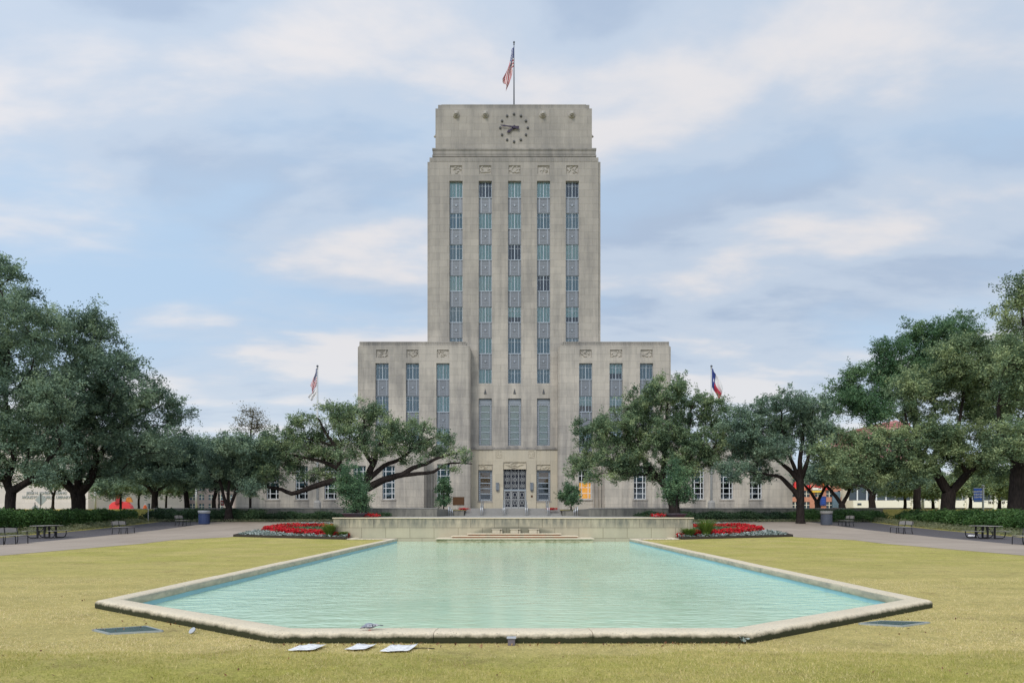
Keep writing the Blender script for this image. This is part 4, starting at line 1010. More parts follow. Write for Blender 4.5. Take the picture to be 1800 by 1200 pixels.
def lobe_points(lobes, n, Y, rng, gap=0.0, depth=0.8):
    vol = np.array([l[2]*l[3]*(l[2]+l[3]) for l in lobes])**.8; out_ = []; tot = vol.sum()
    for l, v in zip(lobes, vol):
        px, py, rx, ry = l[:4]; dY = l[4] if len(l) > 4 else None
        k = max(2, int(round(n*v/tot))); d = rng.normal(size=(k, 3)); d /= np.linalg.norm(d, axis=1)[:, None]; rr = rng.uniform(.25, 1, k)**.5; d *= rr[:, None]
        if dY is None: dY = rng.uniform(-1, 1)*2.2
        yy = Y+dY; c = np.array(P(px, py, yy)); s = yy/F
        R = np.array([rx*s, .5*(rx+ry)*s*depth+.6, ry*s]); out_.append(c+d*R)
    return np.concatenate(out_)
def tree(name, label, Y, limbs, lobes, n=260, per=170, leaf='oak_leaf', size=.15, spread=.75, seed=1, group=None, zb=None, cat='tree', tintc=.5, sparse=1.0, fill=1.65, depth=.8, bal=.35, aspect=.5):
    """limbs in photo pixels: [(px,py,radius_m[,dY])...]; lobes (px,py,rx,ry[,dY])"""
    rng = np.random.default_rng(seed)
    L3 = [[(*P(q[0], q[1], Y+(q[3] if len(q) > 3 else 0)), q[2]) for q in ln] for ln in limbs]
    if zb is not None: L3[0][0] = (L3[0][0][0], L3[0][0][1], zb, L3[0][0][3])
    # root flare
    b = L3[0][0]; L3[0].insert(1, (b[0]*.94+L3[0][1][0]*.06, b[1], b[2]+.30, b[3]*1.0)); L3[0][0] = (b[0], b[1], b[2]-.15, b[3]*1.45)
    C = lobe_points(lobes, n, Y, rng, depth=depth)
    N, par, r = skeleton(L3, C, rng, bal)
    e = empty(name, (b[0], b[1], b[2])); tag(e, label, cat, group)
    N0 = N-np.array(b[:3]); bark_mesh(N0, par, r, 'trunk', e)
    # leaf sprays round every clump
    nc = len(C); K = 11; per_s = max(3, int(per*fill/K)); ct = rng.normal(tintc+.03, .21, nc)
    dirs = rng.normal(size=(nc, K, 3)); dirs[:, :, 2] = dirs[:, :, 2]*.75+.22; dirs /= np.linalg.norm(dirs, axis=2)[:, :, None]
    ln = spread*rng.uniform(.55, 1.25, (nc, K)); org = C[:, None, :]+rng.normal(0, spread*.32, (nc, K, 3))*np.array([1, 1, .7])
    tt = rng.uniform(0.0, 1, (nc, K, per_s)); pos = org[:, :, None, :]+dirs[:, :, None, :]*(tt*ln[:, :, None])[..., None]+rng.normal(0, spread*.13, (nc, K, per_s, 3))
    tint = ct[:, None, None]+rng.normal(0, .10, (nc, K, 1))+rng.normal(0, .15, (nc, K, per_s))
    pos = pos.reshape(-1, 3); tint = tint.reshape(-1)
    if sparse < 1: k = rng.random(len(pos)) < sparse; pos = pos[k]; tint = tint[k]
    quads_mesh('crown', leaves(pos-np.array(b[:3]), size, rng, aspect=aspect), tint, leaf, e)
    return e
OAKS_L = 'live oaks along the left path'; OAKS_R = 'live oaks along the right path'
tree('live_oak', 'tallest grey green live oak at the left edge, forked low behind the hedge', 48.5,
     [[(18, 932, .34), (18, 885, .33), (20, 863, .33)], [(20, 863, .27), (12, 848, .26), (20, 822, .22), (24, 790, .17), (10, 720, .12), (15, 620, .07), (10, 540, .04)], [(20, 863, .28), (42, 850, .25), (62, 838, .21), (80, 815, .15), (105, 780, .10)], [(20, 822, .2), (-15, 780, .15), (-50, 720, .1)]],
     [(-25, 560, 75, 85), (12, 500, 42, 48), (35, 560, 45, 45), (-50, 690, 100, 90), (45, 640, 60, 60), (60, 735, 70, 55), (15, 785, 70, 40), (-60, 800, 90, 45), (85, 795, 45, 32), (95, 690, 40, 45), (20, 710, 60, 60), (75, 590, 35, 40), (-70, 620, 70, 90), (70, 545, 25, 25), (48, 822, 26, 12), (-5, 822, 24, 12), (100, 832, 22, 12), (60, 770, 50, 30), (30, 838, 18, 8), (70, 838, 22, 9), (-20, 838, 20, 9)], n=430, per=210, size=.17, spread=.85, seed=11, group=OAKS_L, tintc=.45)
tree('live_oak', 'broad live oak with a thick Y shaped trunk rising behind the left hedge', 56.5,
     [[(138, 925, .56), (138, 890, .52), (137, 868, .55)], [(137, 868, .38), (118, 850, .34), (104, 828, .3), (92, 812, .22), (70, 770, .14)], [(137, 866, .36), (138, 840, .3), (137, 815, .24), (125, 770, .15), (120, 690, .1), (140, 600, .05)], [(139, 868, .38), (158, 845, .32), (166, 818, .27), (190, 780, .2), (225, 740, .13), (270, 720, .07)], [(160, 842, .22), (168, 800, .18), (165, 740, .12), (175, 660, .07)], [(190, 780, .12), (240, 785, .09), (290, 780, .05)]],
     [(148, 560, 22, 26), (155, 590, 38, 36), (185, 610, 30, 40), (110, 610, 45, 55), (210, 655, 38, 40), (165, 660, 55, 45), (245, 690, 40, 38), (285, 720, 35, 35), (318, 728, 20, 24), (120, 700, 70, 55), (190, 730, 70, 50), (100, 760, 60, 45), (240, 770, 55, 38), (170, 790, 60, 30), (295, 775, 35, 25), (130, 815, 35, 18), (225, 805, 40, 20), (185, 828, 30, 12), (80, 828, 26, 12), (150, 700, 60, 50), (280, 800, 30, 16), (210, 832, 26, 10), (110, 840, 24, 9), (60, 830, 20, 10), (160, 838, 20, 8)], n=470, per=200, size=.18, spread=.9, seed=12, group=OAKS_L, tintc=.40)
tree('live_oak', 'smaller dark live oak on the plaza with a curved left limb', 70,
     [[(272, 893, .33), (272, 875, .3), (273, 865, .3)], [(272, 870, .2), (262, 856, .18), (250, 850, .15), (232, 846, .1), (215, 836, .06)], [(273, 865, .24), (272, 845, .2), (280, 815, .1), (285, 790, .05)], [(274, 862, .17), (288, 855, .13), (300, 845, .08), (310, 820, .05)]],
     [(255, 818, 35, 20), (300, 800, 35, 28), (225, 822, 28, 18), (275, 785, 35, 22), (320, 790, 22, 20), (250, 838, 26, 10), (285, 832, 34, 14), (232, 800, 30, 22), (310, 836, 26, 10), (255, 838, 26, 9)], n=260, per=170, size=.2, spread=.85, seed=13, group=OAKS_L, zb=1.95, tintc=.3)
tree('live_oak', 'mid sized live oak with a single leaning trunk on the left plaza', 72,
     [[(329, 893, .28), (327, 870, .25), (325, 850, .22)], [(325, 850, .2), (320, 830, .14), (310, 800, .08)], [(325, 850, .18), (340, 825, .12), (355, 795, .07)]],
     [(330, 815, 35, 24), (345, 790, 35, 20), (310, 795, 25, 20), (360, 815, 25, 22), (325, 838, 28, 10), (350, 840, 28, 12), (300, 836, 24, 12), (320, 846, 26, 8)], n=220, per=170, size=.2, spread=.85, seed=14, group=OAKS_L, zb=1.95)
tree('live_oak', 'live oak with an S shaped trunk beyond the blue litter bin', 70,
     [[(376, 893, .22), (376, 878, .2), (380, 862, .19), (378, 848, .18)], [(378, 848, .15), (365, 830, .1), (355, 815, .06)], [(378, 848, .15), (392, 825, .1), (402, 800, .05)]],
     [(385, 830, 28, 20), (400, 803, 30, 20), (362, 825, 25, 20), (375, 800, 25, 18), (415, 790, 18, 15), (395, 848, 26, 11), (355, 848, 20, 9), (375, 845, 24, 9)], n=190, per=170, size=.2, spread=.8, seed=15, group=OAKS_L, zb=1.95, tintc=.42)
tree('live_oak', 'multi stemmed live oak in the hedge left of the building', 60.5,
     [[(402, 914, .40), (402, 900, .32), (402, 893, .3)], [(401, 893, .17), (394, 875, .15), (388, 850, .12), (380, 825, .08)], [(402, 893, .17), (401, 870, .15), (404, 840, .1), (410, 800, .06)], [(403, 893, .17), (411, 874, .14), (420, 850, .1), (440, 820, .06)], [(388, 850, .1), (372, 835, .08), (365, 820, .05)]],
     [(420, 820, 42, 32), (455, 800, 28, 28), (388, 825, 28, 20), (412, 785, 32, 20), (452, 842, 24, 16), (425, 848, 28, 12), (372, 805, 15, 15), (475, 800, 16, 22), (395, 850, 22, 10), (440, 858, 22, 9)], n=250, per=190, size=.17, spread=.75, seed=16, group=OAKS_L, tintc=.40)
tree('slender_tree', 'sparse almost leafless slender tree poking above the left oaks', 74,
     [[(440, 893, .14), (440, 820, .12), (441, 785, .10)], [(441, 785, .08), (441, 760, .06), (444, 735, .04), (445, 720, .02)], [(441, 775, .05), (430, 755, .03), (420, 748, .02)], [(441, 770, .05), (455, 750, .03), (468, 738, .02)]],
     [(445, 742, 28, 22), (425, 752, 16, 12), (463, 745, 15, 18), (440, 722, 18, 8)], n=70, per=34, fill=1.0, leaf='thin_leaf', size=.17, spread=.8, seed=17, zb=1.95, bal=.2)
tree('slender_tree', 'bare twiggy treetop just above the small oaks left of the building', 80,
     [[(385, 893, .1), (385, 830, .08), (387, 800, .06)], [(387, 800, .05), (382, 780, .03), (378, 768, .02)], [(387, 800, .05), (398, 782, .03), (402, 774, .02)]],
     [(382, 778, 14, 10), (402, 782, 12, 10)], n=30, per=14, fill=1.0, leaf='thin_leaf', size=.14, spread=.6, seed=18, zb=1.95, bal=.15)
tree('live_oak', 'wide spreading live oak with long sinuous black limbs before the left wing', 61,
     [[(634, 915, .62), (634, 893, .56), (636, 866, .52)],
      [(630, 866, .36), (606, 848, .34), (588, 845, .31), (566, 850, .28), (540, 859, .24), (513, 867, .2), (495, 860, .17), (472, 856, .14), (455, 846, .09)],
      [(634, 862, .32), (612, 838, .28), (598, 822, .24), (596, 800, .2), (590, 785, .17), (572, 760, .12), (560, 735, .07)],
      [(600, 826, .2), (570, 812, .15), (545, 806, .12), (520, 800, .1), (500, 798, .06)],
      [(640, 862, .36), (648, 832, .3), (660, 806, .25), (662, 788, .2), (680, 770, .14), (700, 750, .08)],
      [(655, 815, .22), (640, 790, .17), (640, 760, .12), (640, 725, .06)],
      [(646, 858, .36), (664, 848, .32), (684, 840, .29), (706, 834, .25), (726, 822, .2), (748, 815, .16), (772, 804, .12), (800, 796, .06)],
      [(700, 836, .2), (735, 832, .17), (762, 829, .14), (778, 818, .11), (800, 813, .08), (830, 815, .04)],
      [(650, 840, .26), (676, 818, .2), (700, 808, .16), (720, 794, .13), (735, 775, .08), (745, 755, .05)], [(590, 785, .12), (560, 775, .09), (525, 768, .06)]],
     [(588, 722, 34, 16), (640, 722, 38, 18), (545, 742, 30, 18), (498, 768, 38, 20), (520, 798, 45, 15), (468, 800, 28, 20), (482, 836, 34, 13), (565, 836, 38, 12), (568, 775, 40, 16), (650, 762, 45, 18), (692, 758, 32, 18), (735, 768, 36, 18), (768, 790, 34, 15), (808, 800, 24, 11), (705, 790, 34, 12), (608, 795, 32, 13), (735, 748, 28, 11), (795, 822, 16, 6), (452, 775, 22, 20), (670, 735, 28, 14), (615, 750, 25, 12), (520, 825, 24, 8), (455, 825, 18, 12), (780, 770, 22, 10), (725, 810, 24, 7), (560, 800, 30, 14), (540, 775, 26, 14), (620, 770, 30, 16), (585, 815, 24, 9), (660, 790, 30, 12), (500, 812, 30, 12), (480, 782, 26, 16), (700, 775, 30, 12), (600, 745, 34, 14)], n=520, per=140, size=.165, spread=.66, seed=21, group='live oaks in front of the building', leaf='oak_leaf_olive', tintc=.42, fill=1.3, depth=1.1, bal=.22)
tree('live_oak', 'dense rounded live oak hiding the right wing of the building', 61,
     [[(1186, 915, .55), (1185, 890, .48), (1178, 868, .44)], [(1178, 868, .36), (1165, 848, .33), (1150, 832, .28), (1128, 805, .2), (1100, 780, .13), (1070, 760, .07)], [(1180, 868, .34), (1192, 840, .28), (1202, 800, .2), (1212, 750, .12), (1215, 720, .06)], [(1165, 848, .28), (1168, 800, .22), (1172, 750, .15), (1172, 700, .07)], [(1195, 835, .2), (1230, 810, .14), (1260, 780, .08)]],
     [(1170, 690, 42, 24), (1125, 708, 40, 26), (1075, 738, 38, 28), (1038, 768, 30, 24), (1030, 815, 28, 22), (1090, 795, 52, 38), (1150, 765, 52, 42), (1212, 722, 42, 35), (1252, 712, 26, 20), (1232, 785, 48, 38), (1085, 832, 36, 13), (1195, 818, 40, 24), (1018, 745, 9, 10), (1272, 755, 26, 32), (1130, 830, 30, 16), (1050, 840, 24, 8), (1190, 672, 18, 8), (1010, 835, 12, 8)], n=400, per=210, size=.17, spread=.72, seed=22, group='live oaks in front of the building', leaf='oak_leaf_olive', tintc=.38)
tree('live_oak', 'live oak with a straight dark trunk and raised limbs, right end of the building', 58,
     [[(1407, 920, .37), (1407, 890, .34), (1406, 845, .33)], [(1406, 878, .22), (1396, 862, .21), (1384, 850, .19), (1372, 838, .16), (1352, 834, .1), (1330, 830, .05)], [(1404, 845, .22), (1390, 828, .19), (1378, 818, .16), (1366, 808, .1), (1340, 790, .06)], [(1406, 845, .24), (1406, 810, .2), (1411, 775, .15), (1412, 750, .1), (1405, 715, .05)], [(1403, 840, .18), (1393, 812, .15), (1386, 795, .1), (1375, 760, .06)], [(1409, 840, .2), (1416, 820, .17), (1422, 800, .13), (1432, 780, .07)]],
     [(1385, 708, 34, 20), (1342, 712, 22, 18), (1422, 718, 32, 22), (1400, 752, 42, 22), (1352, 755, 38, 28), (1303, 758, 34, 28), (1320, 798, 42, 28), (1288, 828, 28, 15), (1340, 832, 28, 12), (1366, 786, 34, 20), (1440, 755, 24, 24), (1434, 790, 18, 18), (1300, 725, 22, 12)], n=300, per=170, size=.165, spread=.68, seed=23, group=OAKS_R, tintc=.38)
tree('live_oak', 'big live oak with a forked leaning trunk behind the right hedge', 56.5,
     [[(1668, 922, .62), (1666, 890, .54), (1668, 862, .52)], [(1664, 862, .38), (1650, 838, .34), (1641, 815, .3), (1625, 800, .2), (1600, 770, .13), (1590, 720, .07)], [(1674, 862, .36), (1694, 840, .32), (1712, 820, .28), (1730, 800, .22), (1760, 780, .14)], [(1642, 820, .22), (1618, 824, .19), (1590, 820, .17), (1560, 824, .14), (1530, 836, .1), (1500, 838, .06)], [(1700, 832, .18), (1690, 815, .15), (1680, 790, .12), (1690, 720, .08), (1700, 650, .04)], [(1730, 800, .15), (1725, 740, .1), (1735, 680, .06)]],
     [(1625, 672, 50, 32), (1560, 792, 48, 32), (1500, 800, 42, 32), (1462, 806, 26, 26), (1620, 775, 60, 36), (1700, 780, 66, 36), (1760, 795, 45, 32), (1680, 690, 60, 40), (1740, 712, 50, 46), (1525, 770, 28, 18), (1480, 772, 26, 24), (1700, 632, 60, 42), (1758, 640, 45, 50), (1520, 835, 36, 10), (1620, 725, 40, 20), (1440, 790, 16, 20), (1590, 690, 24, 24), (1560, 842, 34, 12), (1490, 828, 34, 14), (1720, 825, 40, 16), (1620, 825, 40, 16), (1770, 830, 30, 16)], n=560, per=210, size=.18, spread=.85, seed=24, group=OAKS_R, leaf='oak_leaf_olive', tintc=.50)
tree('live_oak', 'massive furrowed live oak cut off by the right edge, feathery crown', 49,
     [[(1784, 935, .60), (1785, 905, .54), (1788, 860, .50), (1790, 815, .46)], [(1790, 815, .32), (1800, 770, .26), (1812, 700, .18), (1805, 620, .1), (1795, 540, .05)], [(1788, 815, .28), (1770, 780, .2), (1755, 735, .13), (1760, 680, .08)], [(1792, 815, .28), (1830, 780, .2), (1870, 740, .12)]],
     [(1782, 505, 26, 20, 0), (1768, 545, 26, 16, 0), (1812, 560, 45, 50), (1830, 650, 75, 70), (1805, 705, 55, 48), (1850, 770, 75, 45), (1790, 615, 35, 30), (1770, 770, 35, 30), (1795, 800, 50, 24), (1840, 500, 40, 40)], n=330, per=170, size=.16, spread=.85, seed=25, group=OAKS_R, leaf='oak_leaf_olive', tintc=.5)
tree('evergreen_tree', 'tall deep green tree standing behind the right hand oaks', 76,
     [[(1612, 893, .4), (1612, 830, .36), (1610, 760, .3), (1608, 690, .2), (1612, 620, .1)], [(1610, 760, .18), (1560, 720, .12), (1510, 690, .07)], [(1608, 690, .14), (1650, 640, .08), (1660, 600, .05)], [(1608, 700, .12), (1570, 650, .07), (1560, 620, .04)]],
     [(1640, 590, 42, 24), (1600, 585, 22, 22), (1568, 618, 28, 24), (1682, 598, 36, 32), (1560, 680, 28, 45), (1605, 645, 45, 36), (1498, 668, 28, 26), (1478, 700, 28, 20), (1510, 702, 30, 26), (1545, 650, 20, 32), (1650, 650, 50, 40), (1690, 560, 14, 10), (1530, 730, 36, 26), (1460, 730, 16, 16)], n=330, per=190, leaf='deep_leaf', size=.22, spread=1.05, seed=26, zb=1.95, tintc=.5)
tree('live_oak', 'V trunked small live oak in front of the brick building', 76,
     [[(1437, 893, .3), (1436, 883, .27)], [(1436, 883, .18), (1426, 866, .16), (1414, 852, .12), (1405, 840, .06)], [(1437, 883, .18), (1448, 860, .15), (1456, 845, .1), (1460, 825, .06)]],
     [(1438, 828, 28, 14), (1462, 826, 26, 16), (1415, 836, 16, 9), (1445, 842, 24, 8)], n=120, per=150, size=.21, spread=.75, seed=27, group=OAKS_R, zb=1.95, tintc=.4)
tree('live_oak', 'live oak with two crossing limbs beside the brick building', 74,
     [[(1480, 893, .36), (1479, 884, .33)], [(1478, 884, .22), (1464, 866, .19), (1450, 850, .14), (1440, 836, .07)], [(1482, 884, .22), (1492, 864, .18), (1498, 842, .12), (1500, 820, .06)]],
     [(1482, 836, 34, 15), (1507, 830, 28, 18), (1455, 836, 22, 11), (1495, 850, 22, 8)], n=140, per=160, size=.21, spread=.75, seed=28, group=OAKS_R, zb=1.95, leaf='oak_leaf_olive', tintc=.55)
tree('live_oak', 'live oak with a short thick trunk and a long right limb by the white building', 72,
     [[(1533, 893, .36), (1532, 878, .32), (1534, 866, .32)], [(1532, 868, .18), (1522, 856, .15), (1508, 853, .11), (1494, 850, .07)], [(1535, 868, .24), (1548, 855, .2), (1562, 846, .16), (1580, 838, .11), (1602, 826, .06)]],
     [(1540, 832, 36, 16), (1580, 828, 36, 16), (1510, 840, 26, 13), (1602, 845, 22, 10), (1555, 852, 24, 8)], n=170, per=160, size=.21, spread=.75, seed=29, group=OAKS_R, zb=1.95, tintc=.42)
for i, (px, Y, lob, lab) in enumerate((
        (1591, 85, [(1590, 852, 38, 20), (1562, 862, 20, 12), (1614, 858, 26, 16)], 'light green street tree before the white building, nearest the brick one'),
        (1640, 88, [(1638, 854, 34, 20), (1658, 860, 26, 15)], 'light green street tree half hidden by the forked oak trunk'),
        (1706, 80, [(1700, 850, 38, 24), (1725, 846, 32, 24), (1680, 858, 22, 15)], 'street tree behind the blue banner sign'),
        (1757, 82, [(1752, 848, 34, 26), (1778, 852, 30, 24)], 'street tree in front of the lettered white band'))):
    tree('street_tree', lab, Y, [[(px, 897, .2), (px, 880, .17), (px-1, 870, .16)], [(px-1, 870, .11), (px-9, 856, .07), (px-12, 845, .04)], [(px, 870, .11), (px+9, 855, .07), (px+13, 842, .04)]], lob, n=140, per=130, size=.22, spread=.85, seed=40+i, leaf='oak_leaf_olive', group='street trees before the white building', zb=1.95, tintc=.58)
for i, (px, Y, lob, lab) in enumerate((
        (93, 70, [(85, 838, 30, 12), (105, 845, 20, 10)], 'thin street tree with a pale twin stem before the lettered wall'),
        (212, 80, [(205, 838, 34, 22), (180, 855, 18, 16), (228, 855, 18, 12), (195, 862, 16, 10)], 'bluish street tree just left of the red sculpture'),
        (244, 84, [(245, 850, 34, 14), (268, 856, 28, 13)], 'flat topped small tree just right of the red sculpture'),
        (292, 86, [(300, 852, 30, 16), (322, 856, 24, 15)], 'small tree between the oaks right of the orange cone'))):
    tree('street_tree', lab, Y, [[(px, 897, .14), (px, 880, .12), (px+1, 870, .11)], [(px+1, 870, .08), (px-6, 858, .05), (px-10, 848, .03)], [(px+1, 870, .08), (px+6, 857, .05), (px+10, 846, .03)]], lob, n=110, per=130, size=.22, spread=.8, seed=50+i, group='street trees on the left', zb=1.95, tintc=.55)
# potted and small trees
def pot(label, px, Y, z, r, h):
    m = MB(); m.lathe([(r*.55, 0), (r*.8, h*.35), (r*.98, h*.8), (r, h*.86), (r*1.05, h*.9), (r*1.05, h), (r*.93, h), (r*.9, h*.85)], (0, 0, 0), 28)
    o = m.build('planter_bowl', 'pot_clay', None, smooth=True, loc=(X(px, Y), Y, z)); tag(o, label, 'planter'); m = MB(); m.lathe([(r*.2, h*.84), (r*.89, h*.86), (r*.2, h*.9)], (0, 0, 0), 20); m.build('soil', 'soil', o)
pot('wide purple grey bowl planter on the terrace, left end', 623, 50, 1.262, .9, .33)
pot('wide purple grey bowl planter on the terrace, right end', 1188, 50, 1.262, .8, .30)
tree('potted_tree', 'bushy young tree growing from the left terrace bowl', 50, [[(622, 904, .10), (622, 890, .08), (624, 872, .06)], [(626, 903, .07), (629, 880, .05), (632, 860, .03)]], [(618, 848, 24, 18), (632, 868, 24, 20), (606, 862, 14, 14), (640, 886, 18, 9), (612, 830, 12, 13), (620, 886, 20, 9)], n=70, per=105, leaf='shrub_leaf', size=.14, spread=.55, seed=61, zb=1.5)
tree('potted_tree', 'bushy young tree growing from the right terrace bowl', 50, [[(1190, 904, .09), (1190, 890, .07), (1190, 870, .05)]], [(1190, 842, 20, 18), (1188, 866, 24, 18), (1174, 872, 12, 12), (1204, 870, 12, 14), (1186, 820, 11, 12), (1190, 855, 22, 14)], n=60, per=105, leaf='shrub_leaf', size=.14, spread=.52, seed=62, zb=1.5)
tree('small_tree', 'narrow green tree beside the bronze plaque, left of the entrance', 76.5, [[(780, 892, .07), (780, 880, .06), (781, 860, .04)]], [(780, 866, 13, 14), (782, 846, 8, 12), (778, 881, 13, 7), (786, 855, 7, 8)], n=48, per=80, leaf='shrub_leaf', size=.18, spread=.5, seed=63, zb=2.0)
tree('small_tree', 'low round green tree right of the entrance', 76.5, [[(1004, 892, .07), (1004, 884, .06), (1003, 868, .04)]], [(1003, 866, 14, 11), (1000, 880, 14, 8), (1010, 875, 10, 10), (997, 856, 7, 6), (990, 872, 8, 8)], n=60, per=80, leaf='shrub_leaf', size=.18, spread=.5, seed=64, zb=2.0)

# ------------------------------------------------------------------ hedges, ground cover, beds
def leafmass(name, label, cat, pts, size, mat, tint, rng, kind=None, parent=None, up=.5, aspect=.55, group=None):
    o = quads_mesh(name, leaves(pts, size, rng, up, aspect), tint, mat, parent); tag(o, label, cat, group, kind); return o
def hedge(name, label, x0, x1, y0, y1, ztop, mat, seed, n, size=.11, cat='hedge', group=None):
    rng = np.random.default_rng(seed); m = int(n)
    x = rng.uniform(x0, x1, m); y = rng.uniform(y0, y1, m); u = rng.random(m)**.45
    gz = np.interp(y, [a for a, b in GY], [b for a, b in GY])
    lump = .10*np.sin(x*2.1+seed)+.10*np.sin(y*1.7+seed*2)+.07*np.sin(x*5.3+y*4.1)+.05*np.sin(y*9+x*7)
    fx = np.clip(np.minimum(x-x0, x1-x)/.7, 0, 1); fy = np.clip(np.minimum(y-y0, y1-y)/.7, 0, 1)
    top = (ztop-gz)*(.62+.38*np.sqrt(fx*fy))+lump; side = rng.normal(0, .09, (m, 2)); z = gz+.04+u*np.maximum(top, .2)
    pts = np.stack([x+side[:, 0]+.25*np.sin(y*2.3+seed)*(1-fx), y+side[:, 1]+.25*np.sin(x*1.9+seed)*(1-fy), z+rng.normal(0, .05, m)], 1)
    patch = np.sin(x*1.1+seed)*np.sin(y*.9)+np.sin(x*3.1-y*2.2)*.6
    tint = .46+.13*patch+rng.normal(0, .16, m); o = leafmass(name, label, cat, pts, size, mat, tint, rng, group=group)
    # woody inside
    b = MB(); k = 14 if (x1-x0) > (y1-y0) else 4; l = 4 if (x1-x0) > (y1-y0) else 14
    for i in range(k):
        for j in range(l):
            xx = x0+(x1-x0)*(i+.5)/k; yy = y0+(y1-y0)*(j+.5)/l; b.tube([(xx, yy, g(yy)-.05), (xx+rng.normal(0, .15), yy+rng.normal(0, .15), g(yy)+(ztop-g(yy))*.7)], .02, 4)
    b.build('stems', 'bark', o)['kind'] = 'stuff'
hedge('hedge', 'bright green clipped hedge beside the left path', -37.5, -33.2, 38, 61.0, 1.68, 'hedge_leaf', 3, 80000, .15)
hedge('hedge', 'bright green clipped hedge beside the right path', 33.2, 37.5, 36, 60.0, 1.62, 'hedge_leaf', 4, 80000, .15)
hedge('hedge', 'low green hedge under the left plaza wall, behind the litter bin', -33.0, -22.5, 60.3, 62.9, 1.72, 'dark_hedge_leaf', 5, 30000, .15)
hedge('hedge', 'dark hedge under the left plaza wall, behind the flower bed', -22.3, -11.2, 60.6, 62.9, 1.55, 'dark_hedge_leaf', 6, 30000, .14)
hedge('hedge', 'dark hedge under the right plaza wall, behind the flower bed', 11.2, 24.5, 60.6, 62.9, 1.55, 'dark_hedge_leaf', 7, 34000, .14)
hedge('hedge', 'green hedge under the right plaza wall, behind the grey litter bin', 24.7, 33.0, 60.0, 62.9, 1.62, 'hedge_leaf', 8, 26000, .15)
def groundcover():
    rng = np.random.default_rng(77); P_ = []
    for sg in (-1, 1):
        n = 12000; y = rng.uniform(36, 60, n); x = sg*(31.2+np.abs(rng.normal(0, 1.0, n))+rng.uniform(0, .8, n)); tuft = (.5+.5*np.sin(y*2.6+x*1.1))*.30+.12
        z = np.interp(y, [a for a, b in GY], [b for a, b in GY])+rng.random(n)*tuft+.03; P_.append(np.stack([x, y, z], 1))
        n = 4000; y = rng.uniform(59.7, 60.6, n); x = sg*rng.uniform(11.2, 32, n); z = np.interp(y, [a for a, b in GY], [b for a, b in GY])+rng.random(n)*.22+.02; P_.append(np.stack([x, y, z], 1))
    p = np.concatenate(P_); leafmass('ground_cover', 'pale tufted ground cover between the mulch and the hedges', 'ground cover', p, .22, 'groundcover_leaf', rng.normal(.5, .2, len(p)), rng, kind='stuff', up=.0, aspect=.14)
groundcover()
